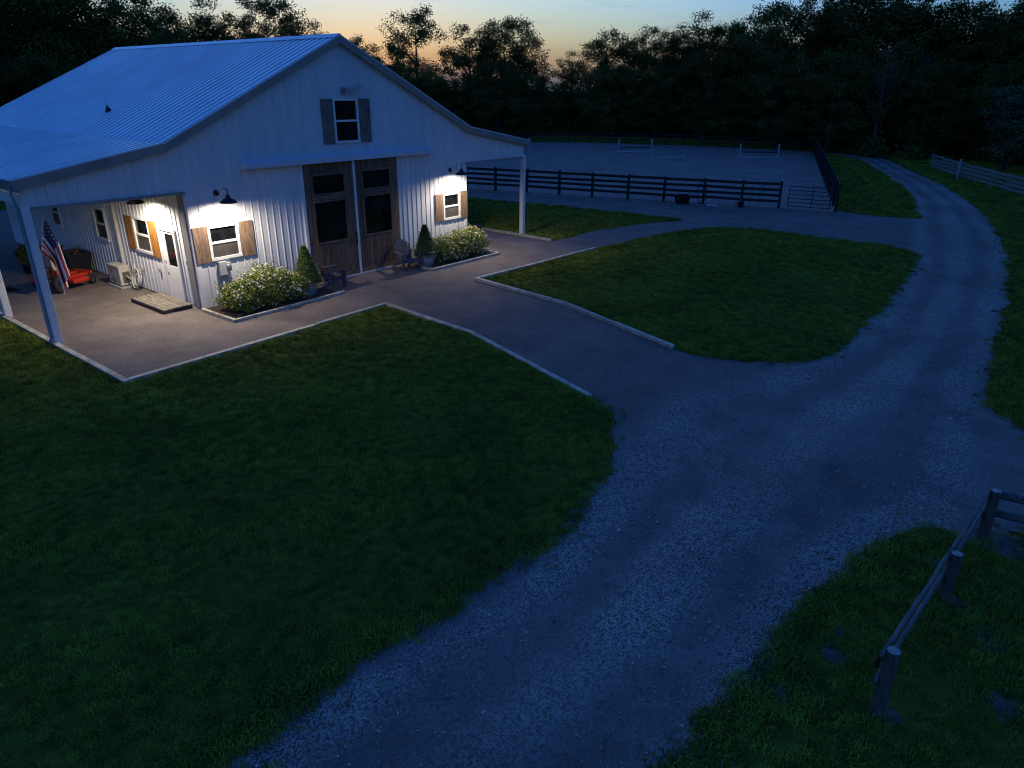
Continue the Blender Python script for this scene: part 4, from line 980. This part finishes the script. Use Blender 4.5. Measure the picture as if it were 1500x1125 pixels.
MB().tube([(0, 0, .12), (.18, .02, 1.48)], .018, 7).build('handle', 'dry_twig', t); mb = MB().beam((-.0, -.20, .16), (0, .20, .16), .03, .05)
for k in range(9): mb.tube([(0, -.19 + k*.0475, .15), (-.10, -.19 + k*.0475, .0)], .008, 5)
mb.build('tines', 'dark_plastic', t)
t = thing('bucket', 'small dark bucket at the foot of the arena fork', 'bucket', (23.5, -4.15, 0))
MB().lathe([(0, 0), (.13, 0), (.17, .30), (.18, .31), (.15, .31), (.12, .03), (0, .03)], 18).build('shell', 'dark_plastic', t, True); MB().torus((0, 0, .31), .17, .006, 'y', 20, 5).build('bail', 'pole_metal', t)
t = thing('jump_cups', 'two small white plastic pieces on the ground by the arena fence', 'jump cups', (22.9, -2.75, 0))
for dy in (-.16, .16): MB().bevbox((-.10, dy - .11, 0), (.10, dy + .11, .07), .025).build('cup', 'scrap_white', t)
for (p, lab) in (((24.0, -4.9), 'thin dark training whip leaning on the last arena fence bay'), ((23.75, -4.5), 'thin dark stick leaning on the arena fence beside the fork')):
    t = thing('stick', lab, 'stick', (p[0], p[1], 0)); MB().tube([(-.05, 0, 0), (.22, -.06, 1.15)], [.014, .009], 6).build('shaft', 'black_metal', t); MB().tube([(.18, -.05, 1.0), (.225, -.062, 1.17)], .02, 6).build('grip', 'rubber', t)

# jumps
def jump(label, a, b, h, rail_z, gp, low=False):
    a = Vector((*a, 0)); b = Vector((*b, 0)); L = (b - a).length; t = thing('horse_jump', label, 'jump', a, math.atan2((b - a).y, (b - a).x), 'show jumps in the arena')
    for x in (0, L):
        st = MB().bevbox((x - .06, -.06, 0.04), (x + .06, .06, h), .01).build('standard', 'jump_white', t)
        MB().bevbox((x - .045, -.38, 0.0), (x + .045, .38, .09), .01).build('foot', 'jump_white', st); MB().bevbox((x - .38, -.045, 0.002), (x + .38, .045, .088), .01).build('foot', 'jump_white', st)
    for z, m_ in rail_z: MB().tube([(.05, -.09, z), (L - .05, -.09, z)], .06, 10).build('pole', m_, t, True)
    if gp: MB().tube([(-.2, -gp, .07), (L - .5, -gp - .25, .07)], .06, 10).build('ground_pole', 'jump_white', t, True)
jump('white jump standards with a low dark pole in the middle of the arena', (51.0, 20.1), (54.1, 18.0), 1.25, [(.42, 'jump_dark')], .5)
jump('low white cavaletti pole nearest the camera in the arena', (45.8, 13.3), (47.75, 11.3), .45, [(.14, 'jump_white')], 0)
jump('white jump with a dark pole and a ground pole at the right of the arena', (53.6, 8.2), (55.5, 5.2), 1.28, [(.55, 'jump_dark')], .6)
jump('white jump standard just visible beside the right porch eave', (46.6, 28.3), (44.5, 30.3), 1.25, [(.5, 'jump_white')], 0)

# ------------------------------------------------------------------ round post fence in the foreground
t = thing('post_and_rail_fence', 'weathered round post and rail fence in the near right corner', 'fence', (-8.51, -18.60, 0))
O = Vector((-8.51, -18.60, 0)); PP = [(-8.51, -18.60, .82), (-6.16, -18.815, .74), (-4.27, -19.0, .80)]
def round_post(x, y, h, r0, seed):
    r = random.Random(seed); n = 14; V = []; lv = [(-.05, 1.06), (.1, 1.02), (h*.5, 1.0), (h*.85, .98), (h - .01, .96), (h, .90)]
    for z, k in lv:
        for j in range(n):
            a = 2*math.pi*j/n; rr = r0*k*(1 + .05*math.sin(3*a + seed) + .02*r.random()); V.append((rr*math.cos(a) + .02*math.sin(z*2), rr*math.sin(a), z))
    F = [(i*n+j, i*n+(j+1) % n, (i+1)*n+(j+1) % n, (i+1)*n+j) for i in range(len(lv)-1) for j in range(n)]
    p = MB().add(V, F).build('post', 'fence_wood', t, True); p.location = Vector((x, y, 0)) - O
    c = MB().lathe([(r0*.9, 0), (0, .004)], n, (.02*math.sin(h*2), 0, h + .001)).build('end_grain', 'post_end', p)
for i, (x, y, h) in enumerate(PP): round_post(x, y, h, .07, i)
def split_rail(a, b, w, h, seed):
    a = Vector(a) - O; b = Vector(b) - O; r = random.Random(seed); k = 9; d = (b - a).normalized(); sd = d.cross(Vector((0, 0, 1))).normalized()
    V = []; n = 8
    for i in range(k):
        u = i/(k-1); c = a.lerp(b, u) + Vector((0, 0, -.018*math.sin(u*math.pi))) + sd*r.gauss(0, .004)
        for j in range(n):
            an = 2*math.pi*j/n + .4; q = abs(math.cos(an))**.5*math.copysign(1, math.cos(an)); s_ = abs(math.sin(an))**.5*math.copysign(1, math.sin(an))
            V.append(c + sd*q*w/2*(1 + r.gauss(0, .03)) + Vector((0, 0, s_*h/2*(1 + r.gauss(0, .04)))))
    F = [(i*n+j, i*n+(j+1) % n, (i+1)*n+(j+1) % n, (i+1)*n+j) for i in range(k-1) for j in range(n)] + [tuple(range(n-1, -1, -1)), tuple((k-1)*n+j for j in range(n))]
    MB().add(V, F).build('rail', 'fence_rail', t, True)
for zf, off in ((.93, .0), (.52, 0)):
    for (x0, y0, h0), (x1, y1, h1), sd in zip(PP, PP[1:], (1, 2)):
        split_rail((x0 - .05, y0 + .08, h0*zf), (x1 + .04, y1 + .08, h1*zf), .045, .085, int(sd + zf*10))
cx, cy = -4.27, -19.0; ex, ey = -3.75, -22.0
for z in (.72, .42): split_rail((cx + .10, cy + .06, z), (ex + .10, ey, z), .045, .13, int(z*100))
t2 = t; round_post(ex, ey, .8, .07, 9)
b9 = MB().tube([(0.0, .10, .74), (0.0, .11, .55)], .02, 6).build('insulator', 'black_metal', t)

# ------------------------------------------------------------------ trees
def tree_meshes(seed, wide, leaf_m, n_cl=120, per=58, leaf=.34, low=.18, open_=0.0):
    """unit tree about 10 m tall"""
    r = random.Random(seed); tr = MB(); H = 10.0; lean = Vector((r.uniform(-.3, .3), r.uniform(-.3, .3), 0))
    top = Vector((lean.x, lean.y, H*.86)); tr.tube([(0, 0, -.2), (lean.x*.2, lean.y*.2, 2.2), (lean.x*.6, lean.y*.6, 5.2), top], [.24, .18, .12, .03], 8)
    ends = []
    for k in range(16):
        z = r.uniform(low*H*.9, H*.78); a = r.uniform(0, 6.283); u = z/H; reach = wide*(.35 + .75*math.sin(min(1, (1 - u)*1.25)*math.pi*.62))*r.uniform(.6, 1.0)
        p0 = Vector((lean.x*u, lean.y*u, z)); p2 = p0 + Vector((math.cos(a)*reach, math.sin(a)*reach, reach*r.uniform(.25, .8))); p1 = p0.lerp(p2, .5) + Vector((0, 0, .15*reach))
        tr.tube([p0, p1, p2], [.085*(1 - u*.5), .05, .014], 6); ends += [p1, p2, p0.lerp(p2, .75)]
    cw = MB(); cl = []
    lobes = [(r.uniform(0, 6.283), r.uniform(.30, .95), r.uniform(.7, 1.15)) for _ in range(9)]
    for k in range(n_cl):
        if k < len(ends) and r.random() < .85: c = ends[k] + rand_dir(r)*.35
        else:
            for _ in range(60):
                u = r.uniform(low, 1.0); a = r.uniform(0, 6.283)
                env = math.sin(min(1, (1.02 - u)/(1.02 - low)*.92 + .06)*math.pi)**.55
                env *= 1 + sum(.30*w_*math.exp(-((u - l)/.13)**2)*math.cos(a - an) for an, l, w_ in lobes)
                q = math.sqrt(r.random())*env
                if q > open_*env or u > .85: break
            c = Vector((lean.x*u + math.cos(a)*q*wide, lean.y*u + math.sin(a)*q*wide, u*H))
        cl.append((c, r.uniform(.55, 1.08)))
    for c, s in cl:
        for i in range(per):
            d = rand_dir(r); p = c + Vector((d.x, d.y, d.z*.75))*s*r.uniform(.25, 1.0)
            leafq(cw, p, (d + rand_dir(r)*1.1 + Vector((0, 0, .5))).normalized(), rand_dir(r), leaf*r.uniform(.6, 1.25), leaf*r.uniform(.45, .8))
    return tr.mesh('trunk', 'bark'), cw.mesh('crown', leaf_m)
TV = [tree_meshes(100 + i, w, lm, n, 150, .175, lo, op) for i, (w, lm, n, lo, op) in enumerate([(3.2, 'leaf_a', 130, .14, 0), (2.6, 'leaf_b', 105, .22, .2), (3.7, 'leaf_a', 150, .12, 0), (2.3, 'leaf_a', 85, .2, .35), (3.0, 'leaf_b', 95, .25, .35), (2.9, 'leaf_a', 120, .10, 0), (3.4, 'leaf_b', 135, .16, .1)])]
def tree(label, x, y, H, var, wk=1.0, group=None, name='deciduous_tree', rz=None):
    t = thing(name, label, 'tree', (x, y, -.03), rz if rz is not None else rnd.uniform(0, 6.28), group); s = H/10.0; t.scale = (s*wk, s*wk, s)
    link('trunk', TV[var][0], t); link('crown', TV[var][1], t); return t
SK = [(4.5, 50.3, 14.6, 0, 'tall dark tree at the far left edge of the picture'), (6.6, 47.6, 14.4, 2, 'broad dark tree above the left end of the roof'), (10.1, 50.6, 14.3, 5, 'dense dark tree left of the far roof corner'), (14.1, 53.3, 14.0, 0, 'dark tree directly behind the far end of the roof ridge'), (16.3, 50.2, 13.8, 6, 'dense tree rising highest just right of the far roof corner'), (22.0, 56.4, 12.9, 4, 'lower tree in the dip behind the roof ridge'), (27.3, 62.7, 13.4, 1, 'open crowned tree left of the rounded skyline tree over the ridge'), (32.8, 64.3, 14.9, 3, 'slim rounded tree on the skyline over the middle of the ridge'), (36.0, 64.6, 13.0, 4, 'low tree between the two round skyline trees over the ridge'), (39.6, 62.4, 15.4, 6, 'big round tree on the skyline left of the gable peak'), (45.1, 63.4, 13.4, 3, 'small lacy tree just left of the gable peak'), (51.0, 61.3, 11.8, 1, 'low tree just right of the gable peak'), (55.2, 60.4, 11.4, 4, 'low dark tree between the gable peak and the lone tall tree'), (54.5, 52.9, 14.9, 1, 'lone tall tree against the orange sky right of the gable'), (60.8, 49.2, 13.2, 0, 'dark tree starting the broad clump right of the lone tree'), (62.1, 44.6, 14.0, 2, 'broadest dark tree against the orange sky'), (67.2, 44.7, 12.3, 4, 'lacy tree at the right end of the broad sunset clump'), (75.8, 43.1, 10.7, 3, 'small tree left of the lowest gap in the skyline'), (71.5, 35.0, 12.9, 5, 'rounded tree right of the lowest gap in the skyline'), (75.1, 32.9, 12.2, 1, 'lacy tree second right of the skyline gap'), (74.8, 29.3, 13.0, 0, 'dark tree third right of the skyline gap'), (76.1, 26.8, 12.8, 4, 'slender topped tree left of the tall right hand woods'), (73.7, 22.6, 14.3, 3, 'pointed tree where the right hand woods begin to rise'), (75.0, 19.6, 13.1, 6, 'tree in the first step of the right hand woods'), (74.3, 16.0, 14.0, 0, 'dense tree in the second step of the right hand woods'), (73.5, 12.5, 14.8, 2, 'broad tree above the right end of the arena'), (72.7, 8.7, 15.6, 5, 'tall tree left of the highest crown in the woods'), (71.8, 4.6, 16.6, 0, 'highest tree of the woods above the drive'), (72.7, 1.2, 15.9, 6, 'tall tree right of the highest crown in the woods'), (75.2, -0.9, 14.2, 1, 'open tree right of the tallest group'), (73.7, -4.1, 13.9, 2, 'broad dark tree above the left end of the grey fence'), (72.1, -7.0, 13.2, 4, 'lacy dark tree above the middle of the grey fence'), (70.4, -9.1, 13.8, 0, 'dense dark tree above the right end of the grey fence'), (68.6, -11.3, 13.4, 5, 'dark tree at the top right edge of the picture'), (68.8, -13.4, 14.0, 6, 'dark tree just cut by the right edge of the picture')]
for x, y, H, v, lab in SK: tree(lab, x, y, H, v, 1.0, 'skyline trees')
# edge trees and the back of the wood
rr = random.Random(21)
def behind(i, f, push, side):
    x, y, H, v, _ = SK[i]; d = Vector((x - CAMP[0], y - CAMP[1])); d.normalize(); n = Vector((-d.y, d.x))
    return x + d.x*push + n.x*side, y + d.y*push + n.y*side
for i in range(len(SK)):
    x, y = behind(i, 0, 7 + rr.uniform(-1, 2), rr.uniform(-2.5, 2.5)); k = .56 if 13 <= i <= 18 else .70 if 11 <= i <= 21 else .86
    tree('dark tree standing in the dense back of the woods', x, y, SK[i][2]*k*rr.uniform(.92, 1.03), rr.randrange(7), 1.1, 'trees in the dense back of the woods')
    if i < 4 or i > 12:
        x, y = behind(i, 0, -6 + rr.uniform(-1.5, 1.5), rr.uniform(-2, 2)); k = .62
        tree('shorter tree before the ' + SK[i][4], x, y, SK[i][2]*k*rr.uniform(.8, 1.12), (0, 2, 5, 6)[rr.randrange(4)], 1.25, 'trees along the front edge of the woods')
TV.append(tree_meshes(301, 2.6, 'leaf_c', 110, 60, .26, .16, .1))
tree('small pale leaved tree behind the grey fence at the right', 56.6, -12.9, 6.6, 7, 1.25, None, rz=.4)
tree('small pale leaved tree cut by the right edge behind the grey fence', 55.2, -15.3, 6.9, 7, 1.25, None, rz=2.2)
def bare_tree(label, x, y, H, seed):
    r = random.Random(seed); t = thing('dead_tree', label, 'tree', (x, y, -.03)); mb = MB(); br = MB()
    mb.tube([(0, 0, -.2), (.1, 0, H*.35), (.0, .1, H*.7), (.15, .1, H)], [.16, .12, .07, .015], 8)
    for k in range(20):
        z = r.uniform(.35, .92)*H; a = r.uniform(0, 6.28); l = (H - z)*r.uniform(.35, .75) + .5
        p0 = Vector((.05, .05, z)); p2 = p0 + Vector((math.cos(a)*l*.6, math.sin(a)*l*.6, l*.75)); p1 = p0.lerp(p2, .5) + Vector((math.cos(a), math.sin(a), -.2))*.12*l
        br.tube([p0, p1, p2], [.045, .03, .008], 5)
        for q in range(5):
            s = p0.lerp(p2, r.uniform(.35, .95)); br.tube([s, s + Vector((r.uniform(-.5, .5), r.uniform(-.5, .5), r.uniform(.1, .6)))*l*.4], [.016, .005], 4)
    mb.build('trunk', 'pale_bark', t); br.build('branches', 'pale_bark', t)
bare_tree('pale bare dead tree in front of the woods above the drive', 63.2, -1.2, 10.2, 5)
bare_tree('smaller bare dead tree leaning in the woods right of the drive', 66.0, -3.9, 9.4, 6)
# undergrowth: one dark leafy mass along the foot of the wood
r = random.Random(31); mb = MB(); base = []
edge = [(-6, 46), (6, 44), (20, 47), (34, 53), (46, 50), (58, 47), (64, 41.5), (68, 35), (71.5, 25), (73, 14), (72, 8), (66.5, 1.6), (62.6, -1.5), (62.4, -4.0), (65, -7), (66, -11), (63, -16), (60, -24)]
for a, b in zip(edge, edge[1:]):
    a = Vector(a); b = Vector(b); L = (b - a).length
    for k in range(int(L/.55)):
        p = a.lerp(b, r.random()); off = r.uniform(0, 4.5); d = Vector((p.x - CAMP[0], p.y - CAMP[1])).normalized(); c = Vector((p.x + d.x*off, p.y + d.y*off, 0)); h = r.uniform(.8, 2.2) + off*.42; s = r.uniform(.7, 1.4)
        for i in range(85):
            q = rand_dir(r); pos = c + Vector((q.x*s, q.y*s, abs(q.z)*h*r.uniform(.1, 1.0)))
            leafq(mb, pos, (q + rand_dir(r)).normalized(), rand_dir(r), .42*r.uniform(.6, 1.3), .26)
tag(mb.build('undergrowth', 'leaf_a'), 'dark leafy undergrowth along the foot of the woods', 'undergrowth', None, 'stuff')

r = random.Random(32); mb = MB()
for i in range(len(SK) - 1):
    for k in range(34):
        x, y = behind(i, 0, 13 + r.uniform(-2, 3), 0); x2, y2 = behind(i + 1, 0, 13 + r.uniform(-2, 3), 0); u = r.random(); c = Vector((x + (x2 - x)*u, y + (y2 - y)*u, 0)); h = r.uniform(4.0, 6.6 if 12 <= i <= 19 else 8.2)
        for j in range(60):
            q = rand_dir(r); leafq(mb, c + Vector((q.x*1.8, q.y*1.8, r.random()*h)), (q + rand_dir(r)).normalized(), rand_dir(r), .75*r.uniform(.6, 1.3), .5)
tag(mb.build('distant_wood', 'leaf_a'), 'black mass of distant woodland behind the nearer trees', 'woodland', None, 'stuff')
# ------------------------------------------------------------------ grass blades and loose stones
def clump(seed, n, h, spread):
    r = random.Random(seed); mb = MB()
    for i in range(n):
        a = r.uniform(0, 6.283); d = r.random()**.6*spread; b = Vector((math.cos(a)*d, math.sin(a)*d, 0)); l = h*r.uniform(.55, 1.15); an = r.uniform(0, 6.283); bend = r.uniform(.2, .85)
        o = Vector((math.cos(an), math.sin(an), 0)); sd = Vector((-o.y, o.x, 0))*.0045
        m1 = b + o*l*bend*.35 + Vector((0, 0, l*.6)); t1 = b + o*l*bend + Vector((0, 0, l*(1 - bend*.35)))
        mb.add([b - sd, b + sd, m1 + sd*.8, m1 - sd*.8, t1], [(0, 1, 2, 3), (3, 2, 4)])
    me = mb.mesh('grass_tuft', 'grass_blade'); return bpy.data.objects.new('grass_tuft', me)
def stone(seed):
    r = random.Random(seed); bm = bmesh.new(); bmesh.ops.create_icosphere(bm, subdivisions=1, radius=1.0)
    for v in bm.verts: v.co = Vector((v.co.x*r.uniform(.8, 1.2), v.co.y*r.uniform(.6, .95), v.co.z*.55*r.uniform(.8, 1.1)))
    me = bpy.data.meshes.new('stone'); bm.to_mesh(me); bm.free(); me.materials.append(MATS['pebble']); return bpy.data.objects.new('stone', me)
def scatter_group(name, sources, smin, smax, tilt):
    g = bpy.data.node_groups.new(name, 'GeometryNodeTree')
    g.interface.new_socket('Geometry', in_out='INPUT', socket_type='NodeSocketGeometry'); g.interface.new_socket('Geometry', in_out='OUTPUT', socket_type='NodeSocketGeometry')
    gi = g.nodes.new('NodeGroupInput'); go = g.nodes.new('NodeGroupOutput'); ip = g.nodes.new('GeometryNodeInstanceOnPoints'); jn = g.nodes.new('GeometryNodeJoinGeometry')
    for s in reversed(sources):
        oi = g.nodes.new('GeometryNodeObjectInfo'); oi.inputs['Object'].default_value = s; oi.inputs['As Instance'].default_value = True; g.links.new(oi.outputs['Geometry'], jn.inputs[0])
    mp = g.nodes.new('GeometryNodeMeshToPoints'); g.links.new(gi.outputs[0], mp.inputs[0]); g.links.new(mp.outputs[0], ip.inputs['Points'])
    g.links.new(jn.outputs[0], ip.inputs['Instance']); ip.inputs['Pick Instance'].default_value = True
    ri = g.nodes.new('FunctionNodeRandomValue'); ri.data_type = 'INT'; ri.inputs[4].default_value = 0; ri.inputs[5].default_value = len(sources) - 1; g.links.new(ri.outputs[2], ip.inputs['Instance Index'])
    rv = g.nodes.new('FunctionNodeRandomValue'); rv.data_type = 'FLOAT_VECTOR'; rv.inputs[0].default_value = (-tilt, -tilt, 0); rv.inputs[1].default_value = (tilt, tilt, 6.283); rv.inputs['Seed'].default_value = 3; g.links.new(rv.outputs[0], ip.inputs['Rotation'])
    at = g.nodes.new('GeometryNodeInputNamedAttribute'); at.data_type = 'FLOAT'; at.inputs['Name'].default_value = 'size'
    rs = g.nodes.new('FunctionNodeRandomValue'); rs.data_type = 'FLOAT'; rs.inputs[2].default_value = smin; rs.inputs[3].default_value = smax; rs.inputs['Seed'].default_value = 5
    mu = g.nodes.new('ShaderNodeMath'); mu.operation = 'MULTIPLY'; g.links.new(at.outputs['Attribute'], mu.inputs[0]); g.links.new(rs.outputs[1], mu.inputs[1]); g.links.new(mu.outputs[0], ip.inputs['Scale'])
    g.links.new(ip.outputs[0], go.inputs[0]); return g
GG = scatter_group('grass_scatter', [clump(1, 34, .085, .10), clump(2, 30, .10, .09), clump(3, 38, .075, .11)], .7, 1.3, .18)
SG = scatter_group('stone_scatter', [stone(1), stone(2), stone(3)], .6, 1.5, .4)
def points_object(name, X, Y, Z, S, group, label):
    me = bpy.data.meshes.new(name); me.from_pydata(list(zip(X.tolist(), Y.tolist(), Z.tolist())), [], [])
    a = me.attributes.new('size', 'FLOAT', 'POINT'); a.data.foreach_set('value', S.astype(np.float32))
    o = link(name, me); md = o.modifiers.new('scatter', 'NODES'); md.node_group = group
    return tag(o, label, None, None, 'stuff')
rg = np.random.default_rng(4)
FWD = np.array((cf.x, cf.y)); FWD /= np.linalg.norm(FWD); RGT = np.array((cr.x, cr.y)); RGT /= np.linalg.norm(RGT)
LN = ['short dark grass of the large front lawn', 'short grass of the mounded island lawn', 'short grass of the strip between arena and drive', 'short grass of the wedge beside the right porch', 'short grass of the verge beyond the drive', 'rough grass under the round post fence', 'grass on the bank beyond the far arena fence']
for (P, zf), lab, dens, hs in zip(LAWNS, LN, (1, 1, 1, 1, 1, 1, 1), (1.0, .85, 1, .85, 1, 1.35, 1.2)):
    A = np.array(P); x0, y0 = np.maximum(A.min(0), (-26, -30)); x1, y1 = np.minimum(A.max(0), (72, 40))
    n = int((x1 - x0)*(y1 - y0)*190); X = rg.uniform(x0, x1, n); Y = rg.uniform(y0, y1, n)
    dx, dy = X - CAMP[0], Y - CAMP[1]; dist = np.hypot(dx, dy); f = dx*FWD[0] + dy*FWD[1]; s = dx*RGT[0] + dy*RGT[1]
    keep = (f > -1) & (np.abs(s) < f*.86 + 6) & (rg.random(n) < np.clip((13.5/np.maximum(dist, 1))**1.45, .06, 1.0)); X, Y, dist = X[keep], Y[keep], dist[keep]
    keep = in_poly(P, X, Y)
    for bx, by, bq in BARE: keep &= np.hypot(X - bx, Y - by) > bq*rg.uniform(.15, 1.15, len(X))
    X, Y, dist = X[keep], Y[keep], dist[keep]; D = edge_dist(P, X, Y)
    if 'rough' in lab:   # thin, patchy growth
        kk = rg.random(len(X)) < .45 + .55*(np.sin(X*2.3 + 1.4*np.sin(Y*2.9)) * np.cos(Y*3.1 + X) > -.25); X, Y, dist, D = X[kk], Y[kk], dist[kk], D[kk]
    Z = zf(X, Y, D) - .012; pn = .5 + .5*np.sin(X*.8 + 2*np.sin(Y*.6)) * np.cos(Y*.9 + 1.7*np.sin(X*.5))
    S = hs*(.62 + .45*pn + .25*(D < .35))*np.clip((dist/14)**.35, .9, 1.7)
    points_object('grass', X, Y, Z, S, GG, lab)
# ragged tufts creeping over the gravel edge
TX, TY = [], []
for (P, zf) in LAWNS:
    for (x, y) in P:
        if math.hypot(x - CAMP[0], y - CAMP[1]) < 38 and rg.random() < .55 and abs(drive_coord(np.array([x]), np.array([y]))[0]) < 2.2:
            for _ in range(6): TX.append(x + rg.normal(0, .17)); TY.append(y + rg.normal(0, .17))
TX = np.array(TX); TY = np.array(TY); points_object('grass_fringe', TX, TY, np.full(len(TX), .01), rg.uniform(.3, .9, len(TX)), GG, 'ragged grass tufts along the edges of the drive')
n = 190000; X = rg.uniform(-24, 22, n); Y = rg.uniform(-18.6, -11.0, n)
lo = loose_of(X, Y); dist = np.hypot(X - CAMP[0], Y - CAMP[1]); keep = (rg.random(n) < (.06 + .94*lo**1.6)*np.clip((14/np.maximum(dist, 1))**1.3, .1, 1)); X, Y, dist = X[keep], Y[keep], dist[keep]
inl = np.zeros(len(X), bool)
for (P, _) in LAWNS: inl |= in_poly(P, X, Y)
X, Y, dist = X[~inl], Y[~inl], dist[~inl]
points_object('loose_gravel', X, Y, np.full(len(X), .016), np.clip(rg.lognormal(math.log(.0095), .42, len(X)), .005, .030)*np.clip((dist/16)**.35, .9, 1.3)*np.where(rg.random(len(X)) < .02, 1.7, 1.0), SG, 'loose pale stones scattered over the gravel drive')
